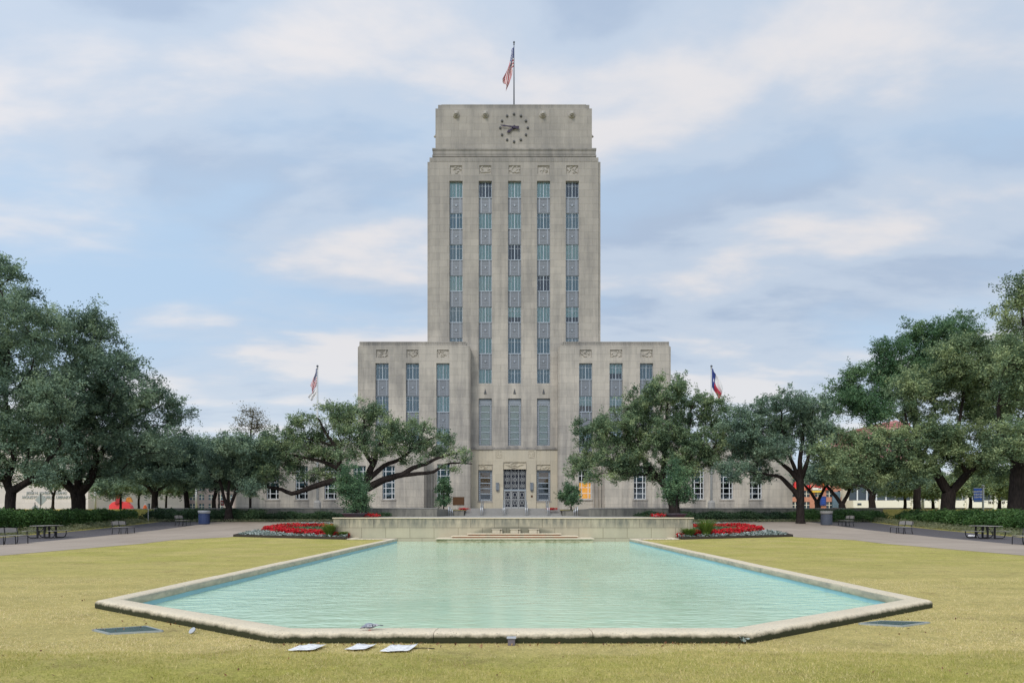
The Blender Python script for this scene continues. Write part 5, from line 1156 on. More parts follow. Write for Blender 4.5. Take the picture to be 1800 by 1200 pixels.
def flower_bed(sg):
    w = 'left' if sg < 0 else 'right'
    # bed outline on the sloping ground: (x, y)
    e = empty('flower_bed', (sg*14, 48, g(48))); tag(e, '%s flower bed edged with dark boards beside the terrace wall' % w, 'flower bed')
    loc = (-sg*14, -48, -g(48))
    corners = [(sg*10.95, 41.3), (sg*17.3, 42.6), (sg*17.3, 56.0), (sg*10.95, 56.0)]
    m = MB()
    ys = [39.75, 40.95, 41.05, 42.6, 45, 47, 49, 51, 53, 55, 56]
    xr = lambda y: 17.3 if y > 42.5 else 9.8+(y-39.75)*(7.5/2.85); xl = lambda y: 9.7 if y < 41 else 10.9
    for a, b in zip(ys[:-1], ys[1:]):
        q = [(sg*xl(a), a, g(a)+.06), (sg*xr(a), a, g(a)+.06), (sg*xr(b), b, g(b)+.06), (sg*xl(b), b, g(b)+.06)]
        m.face(q if sg > 0 else q[::-1])
    m.build('soil', 'soil', e, loc=loc)
    m = MB(); 
    def board(p, q):
        d = Vector((q[0]-p[0], q[1]-p[1])).normalized()*.03; n = Vector((-d.y, d.x))
        for k in range(8):
            a = [p[i]+(q[i]-p[i])*k/8 for i in (0, 1)]; b = [p[i]+(q[i]-p[i])*(k+1)/8 for i in (0, 1)]; za, zb = g(a[1]), g(b[1])
            v = [(a[0]-n.x, a[1]-n.y, za-.1), (b[0]-n.x, b[1]-n.y, zb-.1), (b[0]-n.x, b[1]-n.y, zb+.15), (a[0]-n.x, a[1]-n.y, za+.15)]; u = [(x+2*n.x, y+2*n.y, z) for x, y, z in v]
            m.face(v); m.face(u[::-1]); m.face([v[3], v[2], u[2], u[3]])
    board((sg*9.75, 39.6), (sg*17.4, 42.5)); board((sg*17.4, 42.5), (sg*17.4, 56.0)); m.build('edging', 'edging', e, loc=loc)
    rng = np.random.default_rng(90+sg)
    n = 80000; x = rng.uniform(9.75, 17.3, n); y = rng.uniform(39.8, 56, n); ok = (y > 39.85+(x-9.75)*.385) & ((x > 10.95) | (y < 40.9)); x, y = x[ok], y[ok]
    cx, cy = 13.2, 46.2; al = (x-cx)*-.63+(y-cy)*-.78; pe = (x-cx)*-.78+(y-cy)*.63
    d = np.sqrt((al/6.4)**2+(pe/3.0)**2); dd = d+.05*np.sin(np.arctan2(pe, al)*9)
    gz = np.interp(y, [a for a, b in GY], [b for a, b in GY])
    red = (dd > .62) & (dd < 1.0); inner = dd <= .62; outer = dd >= 1.03
    def mk(mask, name, lab, cat, size, mat, h, keep, up, asp, tc):
        k = mask & (rng.random(len(x)) < keep); p = np.stack([sg*x[k], y[k], gz[k]+.07+h*(rng.random(k.sum())**.5)*(.75+.25*np.sin(x[k]*3+y[k]*4))], 1)
        leafmass(name, lab, cat, p, size, mat, rng.normal(tc, .26, len(p)), rng, kind='stuff', up=up, aspect=asp)
    mk(red, 'red_flowers', 'ring of red bedding flowers in the %s bed' % w, 'flowers', .13, 'red_petal', .40, 1.0, .8, .8, .5)
    mk(red, 'flower_leaves', 'green leaves among the red flowers of the %s bed' % w, 'leaves', .13, 'shrub_leaf', .40, .22, .5, .5, .5)
    mk(inner, 'bedding_leaves', 'green bedding leaves inside the ring of red flowers, %s bed' % w, 'leaves', .16, 'shrub_leaf', .26, .7, .5, .4, .55)
    mk(outer, 'silver_foliage', 'silver grey foliage round the red flowers, %s bed' % w, 'foliage', .17, 'silver_leaf', .20, .34, .7, .5, .5)
    for px, Y_, R, H, lab in (((579, 40.7, .62, .95, 'arching grass clump at the wall end of the left flower bed'), (603, 40.5, .42, .42, 'small grass tuft by the wall corner in the left flower bed')) if sg < 0 else ((1241, 40.9, .8, 1.2, 'tall arching grass clump in the right flower bed'), (1211, 40.55, .62, .65, 'lower grass clump by the wall corner in the right flower bed'))):
        nb = 700; a = rng.uniform(0, 2*math.pi, nb); r0 = rng.random(nb)*.16*R/.8; L = R*rng.uniform(.35, 1.1, nb); hh = H*rng.uniform(.55, 1.05, nb); cx_ = X(px, Y_); cz_ = g(Y_)+.06
        V = []; T = []
        for s in range(3):
            t0, t1 = s/3, (s+1)/3; f = lambda t_: (np.stack([np.cos(a)*(r0+L*t_**1.3), np.sin(a)*(r0+L*t_**1.3), hh*(1.5*t_-.62*t_**2.2)], 1)); wv = np.stack([-np.sin(a), np.cos(a), np.zeros(nb)], 1)
            w0, w1 = .016*(1-t0)+.002, .016*(1-t1)+.002; V.append(np.stack([f(t0)-wv*w0, f(t0)+wv*w0, f(t1)+wv*w1, f(t1)-wv*w1], 1)); T.append(rng.normal(.5, .2, nb))
        o = quads_mesh('grass_clump', np.concatenate(V), np.concatenate(T), 'spiky_grass'); o.location = (cx_, Y_, cz_); tag(o, lab, 'grass clump', 'ornamental grass clumps in the beds')
flower_bed(-1); flower_bed(1)
for px, lab in ((652, 'small red and white flower tuft on the terrace beside the left bowl'), (1157, 'small red and white flower tuft on the terrace beside the right bowl'), (815, 'red flower tuft on the block left of the steps'), (972, 'red and pink flower tuft on the block right of the steps')):
    rng = np.random.default_rng(px); Y_ = 50 if px in (652, 1157) else 75; zb = 1.262 if Y_ == 50 else 1.86; n = 500
    p = rng.normal(0, 1, (n, 3))*np.array([.28, .12, .06])+np.array([0, 0, .17]); o = leafmass('flower_tuft', lab, 'flowers', p, .09, 'red_petal', rng.normal(.6, .3, n), rng, up=.6, aspect=.8, group='flower tufts by the steps and bowls'); o.location = (X(px, Y_), Y_, zb)
    q = rng.normal(0, 1, (160, 3))*np.array([.2, .1, .05])+np.array([0, 0, .14]); quads_mesh('leaves', leaves(q, .09, rng), rng.random(160), 'silver_leaf', o)

# ------------------------------------------------------------------ street furniture
def bench_proto():
    """1.8 m long bench, sits along y, faces +x"""
    e = empty('bench'); hl = .92
    m = MB()
    for i in range(5): x = -.22+.11*i; m.box(x-.047, x+.047, -hl, hl, .43, .455)
    m.build('seat', 'bench_slat', e, bevel=.006)
    for s in (-1, 1):
        y0, y1 = (-hl, -.03) if s < 0 else (.03, hl); m = MB(); n = 10; pts = []
        for i in range(n+1):
            t_ = i/n; y = y0+(y1-y0)*t_; a = (y-0)/hl; arch = .05*math.cos(abs(a)*1.4); pts.append((y, .80+arch))
        for (ya, za), (yb, zb) in zip(pts[:-1], pts[1:]):
            q = [(-.30, ya, .60), (-.30, yb, .60), (-.335, yb, zb), (-.335, ya, za)]; r_ = [(x-.025, y, z) for x, y, z in q]; m.face(q); m.face(r_[::-1]); m.face([q[3], q[2], r_[2], r_[3]]); m.face([q[1], q[0], r_[0], r_[1]])
        m.build('backrest', 'bench_slat', e)
    for y in (-.86, -.03, .03+.0, .86):
        if y == .03: continue
        m = MB(); m.tube([(.27, y, 0), (.26, y, .40), (.22, y, .425), (-.22, y, .425), (-.27, y, .5), (-.33, y, .84)], .022, 6); m.tube([(-.27, y, .46), (-.27, y, .2), (-.31, y, 0)], .022, 6); m.build('leg_frame', 'black_metal', e, smooth=True)
    return e
BENCHES = [(-25.9, 35.2, 0, 'slatted bench with a grey back at the far left edge of the photo'), (-25.9, 45.4, .05, 'slatted bench by the left path between picnic table and bin'), (-26.6, 55.0, .12, 'small distant bench just left of the blue litter bin'),
           (26.6, 54.6, math.pi-.12, 'small distant bench just right of the grey litter bin'), (25.9, 45.6, math.pi-.05, 'slatted bench by the right path, left of the picnic table'), (25.9, 34.2, math.pi, 'bench cut off by the right edge of the photo')]
b0 = bench_proto()
for i, (x, y, r, lab) in enumerate(BENCHES):
    o = b0 if i == 0 else copy_tree(b0); o.location = (x, y, g(y)+.008); o.rotation_euler = (0, 0, r); tag(o, lab, 'bench', 'park benches along the two paths')
def table_proto():
    e = empty('picnic_table')
    m = MB()
    for i in range(6): x = -.35+.14*i; m.box(x-.065, x+.065, -.92, .92, .735, .765)
    m.build('tabletop', 'bench_slat', e)
    for s in (-1, 1):
        m = MB()
        for dx in (-.07, .07): m.box(s*.74+dx-.062, s*.74+dx+.062, -.92, .92, .43, .455)
        m.build('seat', 'bench_slat', e)
    for y in (-.55, .55):
        m = MB()
        m.box(-.36, .36, y-.035, y+.035, .69, .734)
        for s in (-1, 1):
            m.box(s*.20-.04, s*.20+.04, y-.04, y+.04, .06, .69)
            m.tube([(s*.16, y, .05), (s*.62, y, .04), (s*.74, y, .10), (s*.80, y, .25), (s*.80, y, .43)], .03, 6); m.tube([(s*.2, y+.02, .15), (s*.05, y*.3, .68)], .018, 5)
        m.build('leg', 'black_metal', e)
    return e
t0 = table_proto()
for i, (x, y, lab) in enumerate(((-28.0, 41.0, 'picnic table with two fixed seats on the mulch beside the left path'), (28.0, 40.5, 'picnic table with two fixed seats on the mulch beside the right path'))):
    o = t0 if i == 0 else copy_tree(t0); o.location = (x, y, g(y)+.004); o.rotation_euler = (0, 0, .04*(1-2*i)); tag(o, lab, 'picnic table', 'picnic tables')
def bin_(label, x, y, mat, lidmat):
    e = empty('litter_bin', (x, y, g(y)+.008)); tag(e, label, 'litter bin')
    m = MB(); m.lathe([(.40, 0), (.42, .05), (.43, .5), (.42, .88), (.40, .9)], (0, 0, 0), 24)
    for i in range(24):
        a = 2*math.pi*i/24; m.box(.425*math.cos(a)-.012, .425*math.cos(a)+.012, .425*math.sin(a)-.012, .425*math.sin(a)+.012, .06, .86)
    m.build('body', mat, e, smooth=False)
    m = MB(); m.lathe([(.40, .9), (.47, .93), (.50, 1.1), (.50, 1.14), (.42, 1.14), (.34, 1.02), (.1, 1.0)], (0, 0, 0), 24); m.build('lid', lidmat, e, smooth=True)
bin_('blue litter bin with a pale flared lid beside the left path', -25.8, 57.0, 'blue_plastic', 'lid_grey')
bin_('dark grey litter bin with a flared top beside the right path', 25.7, 56.0, 'grey_plastic', 'grey_step')

def text(name, s, size, loc, mat, parent, ext=.02, align='CENTER', rz=0, bold=0.0, spacing=1.0):
    c = bpy.data.curves.new(name, 'FONT'); c.body = s; c.size = size; c.extrude = ext; c.align_x = align; c.align_y = 'CENTER'; c.offset = bold; c.space_character = spacing
    tmp = bpy.data.objects.new('tmp', c); COL.objects.link(tmp); me = bpy.data.meshes.new_from_object(tmp.evaluated_get(bpy.context.evaluated_depsgraph_get())); bpy.data.objects.remove(tmp); me.name = name
    me.materials.clear(); me.materials.append(MATS[mat]); o = bpy.data.objects.new(name, me); COL.objects.link(o); o.rotation_euler = (math.pi/2, 0, rz); o.location = loc
    if parent is not None: o.parent = parent
    return o
# blue banner on a pole, right
Yb = 61.5; e = empty('banner_sign', (X(1728, Yb), Yb, g(60))); tag(e, 'blue street banner with white lettering on a pale pole, right side', 'banner')
hb = Z(855, Yb)-g(60); k_ = Yb/F
m = MB(); m.tube([(0, 0, 0), (0, 0, hb)], .085, 12); m.lathe([(.11, 0), (.13, .1), (.05, .16)], (0, 0, hb), 12); m.build('pole', 'galvanised', e, smooth=True)
m = MB(); zt = Z(857.5, Yb)-g(60); zl = Z(881.5, Yb)-g(60); m.tube([(-17*k_, 0, zt), (6*k_, 0, zt)], .025, 6); m.tube([(-17*k_, 0, zl), (6*k_, 0, zl)], .025, 6); m.build('bracket', 'galvanised', e)
m = MB(); m.box(-16.3*k_, -2*k_, -.012, .012, zl+.02, zt-.02); bn = m.build('banner', 'sign_blue', e)
for i, s in enumerate(('HOUSTON', 'THEATER', 'CENTER')): text('lettering', s, .20, (-9.2*k_, -.03, zt-.32-.25*i), 'white_paint', bn, .004, bold=.006)
m = MB(); m.box(-16.2*k_, -2.1*k_, -.02, -.013, zl+.06, zl+.16); m.build('lower_stripe', 'blue_glass', bn)
# sign post and cone, left
Ys = 59.5; e = empty('sign_post', (X(260.5, Ys), Ys, g(Ys))); tag(e, 'thin grey post with a small dark green sign in the left hedge', 'sign post')
m = MB(); m.tube([(0, 0, 0), (0, 0, Z(885, Ys)-g(Ys))], .035, 8); m.build('post', 'galvanised', e); m = MB(); zt = Z(884.5, Ys)-g(Ys); m.box(-.05, .16, -.02, .02, zt-.45, zt); m.build('sign_plate', 'grate_metal', e)
def cone(label, px, Y, h):
    e = empty('traffic_cone', (X(px, Y), Y, 1.95)); tag(e, label, 'traffic cone'); m = MB(); m.box(-h*.42, h*.42, -h*.42, h*.42, 0, h*.06); m.lathe([(h*.36, h*.06), (h*.3, h*.35), (h*.2, h*.62), (h*.1, h*.75)], (0, 0, 0), 16); m.build('body', 'orange_plastic', e, smooth=False)
    m = MB(); m.lathe([(h*.095, h*.75), (h*.05, h*1.05)], (0, 0, 0), 16); m.build('white_tip', 'white_paint', e)
cone('squat orange traffic cone with a white tip left of the sign post', 255, 66, .55)
# diamond road signs seen from behind
for px, py, w_, lab in ((72, 878, 10.5, 'grey back of a diamond road sign on a post by the lettered wall'), (62, 894, 8, 'lower grey diamond sign just above the left hedge')):
    Y_ = 74; e = empty('road_sign', (X(px, Y_), Y_, 1.95)); tag(e, lab, 'road sign'); cz = Z(py, Y_)-1.95; s = w_*Y_/F
    m = MB(); m.vprism([(0, cz-s), (s, cz), (0, cz+s), (-s, cz)], -.012, .012); m.build('sign_plate', 'sign_grey', e); m = MB(); m.tube([(0, -.05, 0), (0, -.05, max(cz, .3)+s)], .035, 6); m.build('post', 'black_metal', e)
e = empty('round_sign', (X(391, 74), 74, 1.95)); tag(e, 'small red square sign on a post beyond the multi stemmed oak', 'sign'); m = MB(); m.tube([(0, 0, 0), (0, 0, 1.0)], .03, 6); m.build('post', 'galvanised', e)
m = MB(); m.box(-.18, .18, -.04, -.02, .45, .98); f = m.build('sign_plate', 'dark_red_paint', e); m = MB(); ring(m, 0, .72, .09, .05, -.055, -.041); m.build('ring_mark', 'white_paint', f)
def lamp(label, px, Y, ptop, r=.1):
    e = empty('street_lamp', (X(px, Y), Y, 1.95)); tag(e, label, 'street lamp', 'pale street lamp posts'); h = Z(ptop, Y)-1.95; m = MB(); m.tube([(0, 0, 0), (0, 0, h)], [r*1.2, r], 10); m.build('post', 'galvanised', e, smooth=True)
    m = MB(); m.lathe([(.1, 0), (.22, .12), (.24, .4), (.1, .62), (.02, .7)], (0, 0, h), 12); m.build('globe', 'white_paint', e, smooth=True)
lamp('pale lamp post rising left of the red sculpture', 167.5, 84, 848); lamp('pale lamp post between the small left oaks', 345, 82, 852); lamp('pale lamp post before the white building, right of the forked oak', 1622 , 92, 850, .16)

# red sculpture (a plain abstract form)
Yr = 88; e = empty('red_sculpture', (X(215, Yr), Yr, 1.9)); tag(e, 'bright red abstract steel sculpture of a low dome and upright blade', 'sculpture'); k_ = Yr/F
def rp(px, py): return ((px-215)*k_, Z(py, Yr)-1.9)
m = MB(); pts = [rp(*q) for q in ((194, 898), (194, 888), (199, 883), (207, 880), (215, 881), (225, 882), (231, 888), (234, 894), (235, 898))]; m.vprism(pts, -.35, .35); m.build('dome', 'red_paint', e, bevel=.05)
m = MB(); m.vprism([rp(*q) for q in ((206, 886), (209, 873), (212, 868), (216, 872), (218, 880), (214, 884))], -.6, -.36); m.build('blade', 'dark_red_paint', e, bevel=.04)
m = MB(); m.vprism([rp(*q) for q in ((208, 868), (209, 858), (212, 855), (214, 860), (214, 868))], -.3, 0); m.build('tip', 'dark_red_paint', e, bevel=.04)
m = MB(); m.vprism([rp(*q) for q in ((217, 882), (220, 874), (226, 873), (230, 882))], .36, .6); m.build('amber_plate', 'amber_paint', e)
m = MB(); m.box(-22*k_, 21*k_, -.8, .8, 0, .1); m.build('base', 'grey_step', e)
# white litter scraps etc on the right mulch
for i, (px, py) in enumerate(((1706, 944), (1714, 946))):
    y = 42.8; m = MB(); rg = random.Random(i); pts = [(.16*math.cos(a)*rg.uniform(.6, 1.1), .1*math.sin(a)*rg.uniform(.6, 1.1)) for a in np.linspace(0, 2*math.pi, 9)[:-1]]
    m.v = [(x, yy, rg.uniform(.01, .09)) for x, yy in pts]+[(0, 0, .1)]+[(x, yy, 0) for x, yy in pts]; m.f = [(j, (j+1) % 8, 8) for j in range(8)]+[(9+j, 9+(j+1) % 8, (j+1) % 8, j) for j in range(8)]; m.m = [0]*16
    o = m.build('paper_scrap', 'flag_white', loc=(X(px, y), y, g(y)+.006)); tag(o, 'crumpled white paper on the mulch left of the right picnic table', 'litter', 'crumpled papers on the mulch')

# ------------------------------------------------------------------ things on the near lawn
def grate(label, pts, rows, cols_):
    """pts: four ground corners (x,y) in order"""
    c = np.mean(pts, 0); e = empty('drain_grate', (c[0], c[1], .0)); tag(e, label, 'drain grate'); q = [np.array(p)-c for p in pts]; m = MB()
    def bar(a, b, w, z0, z1):
        d = (b-a)/np.linalg.norm(b-a); n = np.array([-d[1], d[0]])*w/2; m.prism([tuple(a-n), tuple(b-n), tuple(b+n), tuple(a+n)], z0, z1)
    for i in range(4): bar(q[i], q[(i+1) % 4], .022, .0, .024)
    m.build('frame', 'sign_grey', e); m = MB()
    for i in range(1, cols_): t_ = i/cols_; bar(q[0]+(q[1]-q[0])*t_, q[3]+(q[2]-q[3])*t_, .014, .012, .022)
    for i in range(1, rows): t_ = i/rows; bar(q[0]+(q[3]-q[0])*t_, q[1]+(q[2]-q[1])*t_, .010, .010, .020)
    m.build('bars', 'grate_metal', e); m = MB(); m.face([(*p, .005) for p in q]); m.build('pit', 'dark_interior', e)
def gp(px, py): Y = EYE*F/(py-HY); return (X(px, Y), Y)
grate('rusty green steel drain grate in the grass left of the pool', [gp(193, 1115), gp(286, 1110), gp(256, 1102), gp(163, 1108)], 6, 22)
grate('flat steel drain grate in the grass right of the pool', [gp(1586, 1101.5), gp(1634, 1095), gp(1550, 1092.5), gp(1510, 1097)], 6, 10)
def newspaper(label, px, py, seed, w, d):
    x, y = gp(px, py); rg = random.Random(seed); e = empty('newspaper', (x, y, .012)); tag(e, label, 'newspaper', 'newspapers on the grass before the pool')
    for k in range(3):
        m = MB(); nx, ny = 10, 6; ox, oy, ro = (k-1)*.035+rg.uniform(-.02, .02), rg.uniform(-.02, .02), rg.uniform(-.25, .25)+.35; ww, dd = w*rg.uniform(.75, .95), d*rg.uniform(.85, 1)
        for j in range(ny+1):
            for i in range(nx+1):
                u, v = i/nx-.5, j/ny-.5; xx, yy = u*ww+v*.10, v*dd; z = .004*k+.004*abs(math.sin(u*4+seed+k))+.05*max(0, v-.2)*(.6+.4*math.sin(u*5+k+seed))+.05*max(0, abs(u)-.36)
                m.v.append((ox+xx*math.cos(ro*.3)-yy*math.sin(ro*.3), oy+xx*math.sin(ro*.3)+yy*math.cos(ro*.3), z+.005))
        n = nx+1
        for j in range(ny):
            for i in range(nx): m.f.append((j*n+i, j*n+i+1, (j+1)*n+i+1, (j+1)*n+i)); m.m.append(0)
        o = m.build('paper_sheet', 'newsprint', e, smooth=True); s = o.modifiers.new('t', 'SOLIDIFY'); s.thickness = .0015
newspaper('folded newspaper on the grass before the pool, with a red bit behind it', 541, 1141, 1, .29, .31); newspaper('small flat newspaper on the grass, middle one before the pool', 632, 1140, 2, .25, .27); newspaper('loose white newspaper on the grass with a twig at its right', 702, 1142, 3, .28, .34)
m = MB(); x, y = gp(745, 1141); m.tube([(x-.14, y, .015), (x, y+.01, .02), (x+.13, y-.01, .014)], .006, 5); tag(m.build('twig', 'bark'), 'thin brown twig on the grass right of the loose newspaper', 'twig')
m = MB(); x, y = gp(339, 1113); m.lathe([(.045, 0), (.05, .012), (.05, .02), (.035, .024)], (0, 0, 0), 14); o = m.build('cup_lid', 'lid_grey', smooth=False, loc=(x, y, .035)); o.rotation_euler = (.7, -.5, 0); tag(o, 'pale plastic cup lid tilted in the grass by the kerb', 'cup lid')
x, y = gp(899, 1133); e = empty('ground_light', (x, y, 0)); tag(e, 'small box light fixture standing against the near kerb', 'light fixture'); m = MB(); m.box(-.045, .045, -.04, .04, 0, .085); m.build('housing', 'pot_clay', e, bevel=.004); m = MB(); m.box(-.058, .058, -.055, .055, .086, .10); m.build('cover', 'lid_grey', e, bevel=.003)
m = MB(); rg = random.Random(3)
x, y = gp(1309, 1131); rng = np.random.default_rng(2); p = rng.normal(0, 1, (14, 3))*np.array([.05, .02, .015])+np.array([0, 0, .05]); o = quads_mesh('weed', leaves(p, .06, rng), rng.random(14), 'silver_leaf'); o.location = (x, y, 0); tag(o, 'pale leafed weed growing at the near right kerb corner', 'weed')
def pigeon():
    x, y, z = X(650, 8.72), 8.74, .142; e = empty('pigeon', (x, y, z), math.pi+.15); e.scale = (.66,)*3; tag(e, 'grey pigeon pecking on the near kerb of the pool', 'pigeon')
    # body along +x (head forward), lofted rings: (x, z, rx?, rz)
    prof = [(-.175, .095, .006, .004), (-.15, .093, .022, .010), (-.10, .088, .034, .022), (-.05, .086, .052, .044), (0, .088, .060, .055), (.05, .090, .055, .053), (.085, .088, .042, .044), (.11, .080, .028, .031), (.13, .070, .022, .024), (.15, .062, .023, .023), (.168, .055, .019, .018), (.18, .050, .008, .008)]
    m = MB(); n = 14
    for px_, pz, ry, rz in prof:
        for j in range(n): a = 2*math.pi*j/n; m.v.append((px_, ry*math.cos(a), pz+rz*math.sin(a)))
    for i in range(len(prof)-1):
        for j in range(n): jj = (j+1) % n; m.f.append((i*n+j, i*n+jj, (i+1)*n+jj, (i+1)*n+j)); m.m.append(0)
    m.f += [tuple(range(n)), tuple((len(prof)-1)*n+j for j in range(n))]; m.m += [0, 0]
    o = m.build('body', 'pigeon_grey', e, smooth=True)
    for s in (-1, 1):
        m = MB(); pts = [(.07, .03, .105), (.05, .058, .09), (-.03, .062, .082), (-.10, .04, .088), (-.19, .012, .10), (-.12, .03, .115), (-.03, .05, .125), (.04, .04, .125)]
        m.v = [(a, s*b, c) for a, b, c in pts]+[(a, s*(b+.008), c) for a, b, c in pts]; m.f = [tuple(range(8)), tuple(range(15, 7, -1))]+[(i, (i+1) % 8, 8+(i+1) % 8, 8+i) for i in range(8)]; m.m = [0]*10
        w = m.build('wing', 'pigeon_pale', e); b = MB()
        for t_ in (0, .045): b.box(-.06-t_, -.045-t_, min(s*.056, s*.073), max(s*.056, s*.073), .085, .118)
        b.build('wing_bar', 'pigeon_dark', w)
        m = MB(); m.tube([(.0, s*.022, .05), (.005, s*.022, .02), (.0, s*.022, .0)], .005, 6)
        for a in (-.5, 0, .5): m.tube([(0, s*.022, .004), (.035*math.cos(a), s*.022+.035*math.sin(a), .003)], .0035, 5)
        m.tube([(0, s*.022, .004), (-.02, s*.022, .003)], .0035, 5); m.build('leg', 'pigeon_pink', e)
        m = MB(); m.ball((.158, s*.020, .062), .0045, 6, 5); m.build('eye', 'orange_plastic', e)
    m = MB(); m.tube([(.174, 0, .052), (.19, 0, .042), (.20, 0, .034)], [.007, .005, .0015], 6); m.build('beak', 'pigeon_dark', e)
    m = MB(); m.v = [(-.14, -.025, .095), (-.14, .025, .095), (-.25, .035, .085), (-.25, -.035, .085), (-.14, -.025, .103), (-.14, .025, .103), (-.25, .035, .09), (-.25, -.035, .09)]; m.f = [(0, 1, 2, 3), (4, 7, 6, 5), (0, 4, 5, 1), (2, 6, 7, 3), (1, 5, 6, 2), (0, 3, 7, 4)]; m.m = [0]*6; m.build('tail', 'pigeon_dark', e)
    m = MB(); m.lathe([(.020, 0), (.026, .01), (.030, .022), (.030, .028)], (0, 0, 0), 12); nk = m.build('neck_band', 'pigeon_dark', o); nk.location = (.125, 0, .071); nk.rotation_euler = (0, -1.9, 0)
pigeon()

# ------------------------------------------------------------------ buildings round the square
Yl = 96; e = empty('library_building', (X(40, Yl), Yl, 1.9)); tag(e, 'windowless pinkish stone library with two lines of dark lettering', 'library'); kx = X(40, Yl)
m = MB(); m.box(X(-160, Yl)-kx, X(155, Yl)-kx, 0, 30, 0, 11.0); m.build('wall', 'pale_stone', e, loc=(0, 0, 0)); m = MB(); m.box(X(-160, Yl)-kx-.2, X(155, Yl)-kx+.2, -.2, 30.2, 11.0, 11.6); m.build('roof_edge', 'grey_step', e)
text('lettering', 'JESSE H. JONES BUILDING', .80*.62, (X(82, Yl)-kx, -.06, Z(866.5, Yl)-1.9), 'sign_grey', e, .03, bold=.004); text('lettering', 'HOUSTON PUBLIC LIBRARY', .80*.68, (X(82, Yl)-kx, -.06, Z(873.8, Yl)-1.9), 'sign_grey', e, .03, bold=.004)
def block(name, label, cat, Y, pa, pb, ptop, wall, depth, rows, cols_, pane='dark_glass', arch=False, roof=None, pbase=None, frame='cream_paint', group=None):
    e = empty(name, (X((pa+pb)/2, Y), Y, 1.9)); tag(e, label, cat, group); c = X((pa+pb)/2, Y); xa, xb = X(pa, Y)-c, X(pb, Y)-c; zt = Z(ptop, Y)-1.9
    holes = []; 
    for r in range(rows):
        for k in range(cols_):
            w = (xb-xa)/cols_; h = zt/rows; x0 = xa+w*(k+.22); holes.append((x0, x0+w*.56, h*(r+.22), h*(r+.80)))
    m = MB(); wall_grid(m, xa, xb, 0, zt, 0, holes, .3, 0, 1); m.box(xa, xb, .001, depth, 0, zt, skip='f'); m.build('wall', [wall, 'dark_interior'], e)
    for a, b, z0, z1 in holes:
        m = MB(); m.box(a, b, .12, .16, z0, z1, 0); m.box((a+b)/2-.05, (a+b)/2+.05, .06, .118, z0, z1, 1); m.box(a, b, .07, .117, (z0+z1)/2-.04, (z0+z1)/2+.04, 1); m.build('window', [pane, frame], e)
    m = MB(); m.box(xa-.2, xb+.2, -.2, depth+.2, zt, zt+.4)
    if roof: m.vprism([(xa-.4, zt+.4), (xb+.4, zt+.4), ((xa+xb)/2, zt+.4+(xb-xa)*.12)], -.4, depth+.4)
    m.build('roof', roof or 'grey_step', e); return e, c
block('old_library', 'tan building with yellowish stone glimpsed behind the red sculpture', 'building', 120, 158, 262, 842, 'tan_render', 18, 3, 7, roof='terracotta')
block('office_building', 'mauve grey building glimpsed between the small left oaks', 'building', 128, 264, 412, 850, 'mauve_wall', 16, 3, 9, pane='blue_glass')
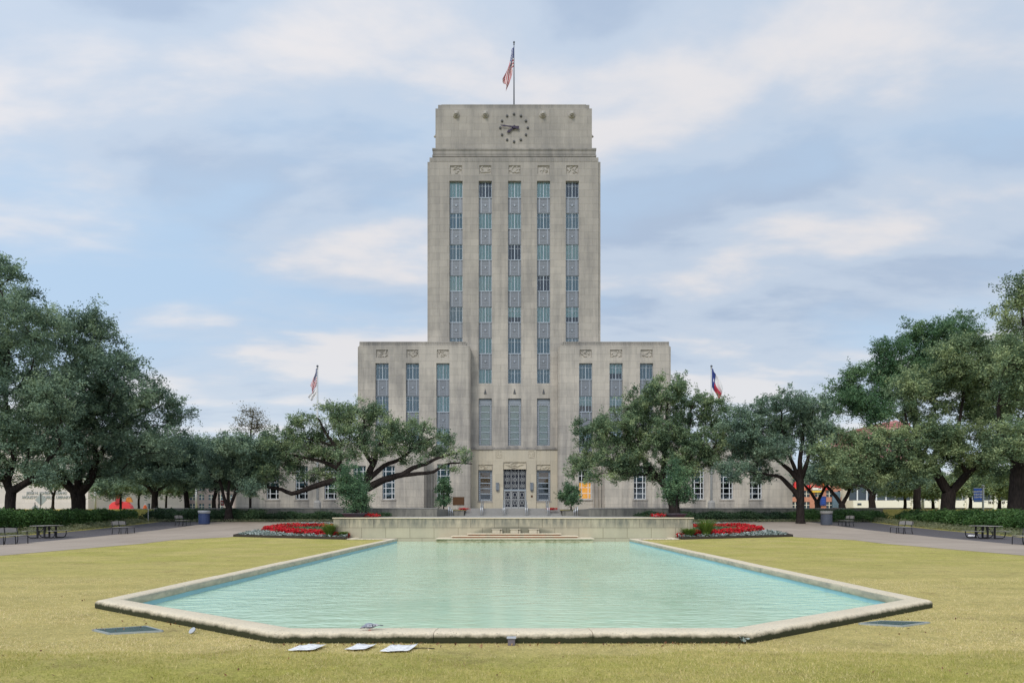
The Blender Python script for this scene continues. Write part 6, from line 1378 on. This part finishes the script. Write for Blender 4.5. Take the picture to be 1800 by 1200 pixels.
# brick building with bright signs
Yk = 112; e, c = block('brick_building', 'orange brick building with bright awning signs seen under the right oaks', 'building', Yk, 1388, 1508, 838, 'brick', 20, 3, 6)
ZB = lambda py: Z(py, Yk)-1.9; XB = lambda px: X(px, Yk)-c
for (pa, pb, ya, yb, mt) in ((1395, 1400, 846, 858, 'red_paint'), (1394, 1400, 858, 864, 'yellow_paint'), (1416, 1423, 852, 860, 'red_paint'), (1426, 1442, 857, 861, 'white_paint'), (1426, 1443, 862, 865, 'yellow_paint'), (1433, 1441, 850, 857, 'red_paint'), (1443, 1450, 847, 853, 'orange_plastic'), (1448, 1455, 854, 860, 'red_paint')):
    m = MB(); m.box(XB(pa), XB(pb), -.5, -.02, ZB(yb), ZB(ya)); m.build('awning_sign', mt, e)
m = MB(); m.box(XB(1441), XB(1451), -.25, -.02, ZB(888), ZB(872)); f = m.build('blue_sign', 'sign_navy', e)
for i in range(3): m = MB(); m.box(XB(1443), XB(1449), -.28, -.252, ZB(877+3.4*i), ZB(876+3.4*i)); m.build('text_line', 'sign_blue', f)
m = MB(); m.box(XB(1462), XB(1476), -.3, -.02, ZB(892), ZB(864)); m.build('glass_bay', 'blue_glass', e)
# white low building, right
Yw = 108; e = empty('white_building', (X(1660, Yw), Yw, 1.9)); tag(e, 'long low white building with a dark lettered band on the right', 'building'); c = X(1660, Yw); XW = lambda px: X(px, Yw)-c; ZW = lambda py: Z(py, Yw)-1.9
m = MB(); m.box(XW(1500), XW(1990), 2.0, 25, -.8, ZW(840)); m.build('wall', 'cream_paint', e)
m = MB(); m.box(XW(1500), XW(1990), .0, 1.995, ZW(892), ZW(879)); f = m.build('fascia', 'cream_paint', e)
m = MB(); m.box(XW(1503), XW(1990), 1.7, 1.99, ZW(878.5), ZW(850)); m.build('upper_glazing', 'dark_glass', e)
m = MB(); m.box(XW(1553), XW(1990), 1.7, 1.99, ZW(903), ZW(892.5)); m.build('shop_glazing', 'dark_glass', e)
for px in range(1515, 1990, 17):
    m = MB(); m.box(XW(px), XW(px+1.6), 1.5, 1.695, ZW(878.5), ZW(850)); m.build('mullion', 'white_frame', e)
for px in range(1602, 1990, 48):
    m = MB(); m.box(XW(px), XW(px+4), -.2, .3, -.8, ZW(866)); m.build('column', 'cream_paint', e)
m = MB(); m.box(XW(1553), XW(1990), -.4, -.25, -.8, ZW(901)); m.build('plinth', 'cream_paint', e)
text('lettering', 'N G A     O', 4.6*Yw/F*1.25, (XW(1737), -.08, ZW(883)), 'black_metal', e, .03, align='LEFT', bold=.02)
m = MB(); m.box(XW(1507), XW(1514), -.06, -.002, ZW(887.5), ZW(884)); m.build('dark_plate', 'dark_glass', e)
block('pink_roof_building', 'tall building with a pink red roof showing through a gap in the right oaks', 'building', 165, 1545, 1598, 748, 'pink_roof', 25, 5, 3, roof='pink_roof')
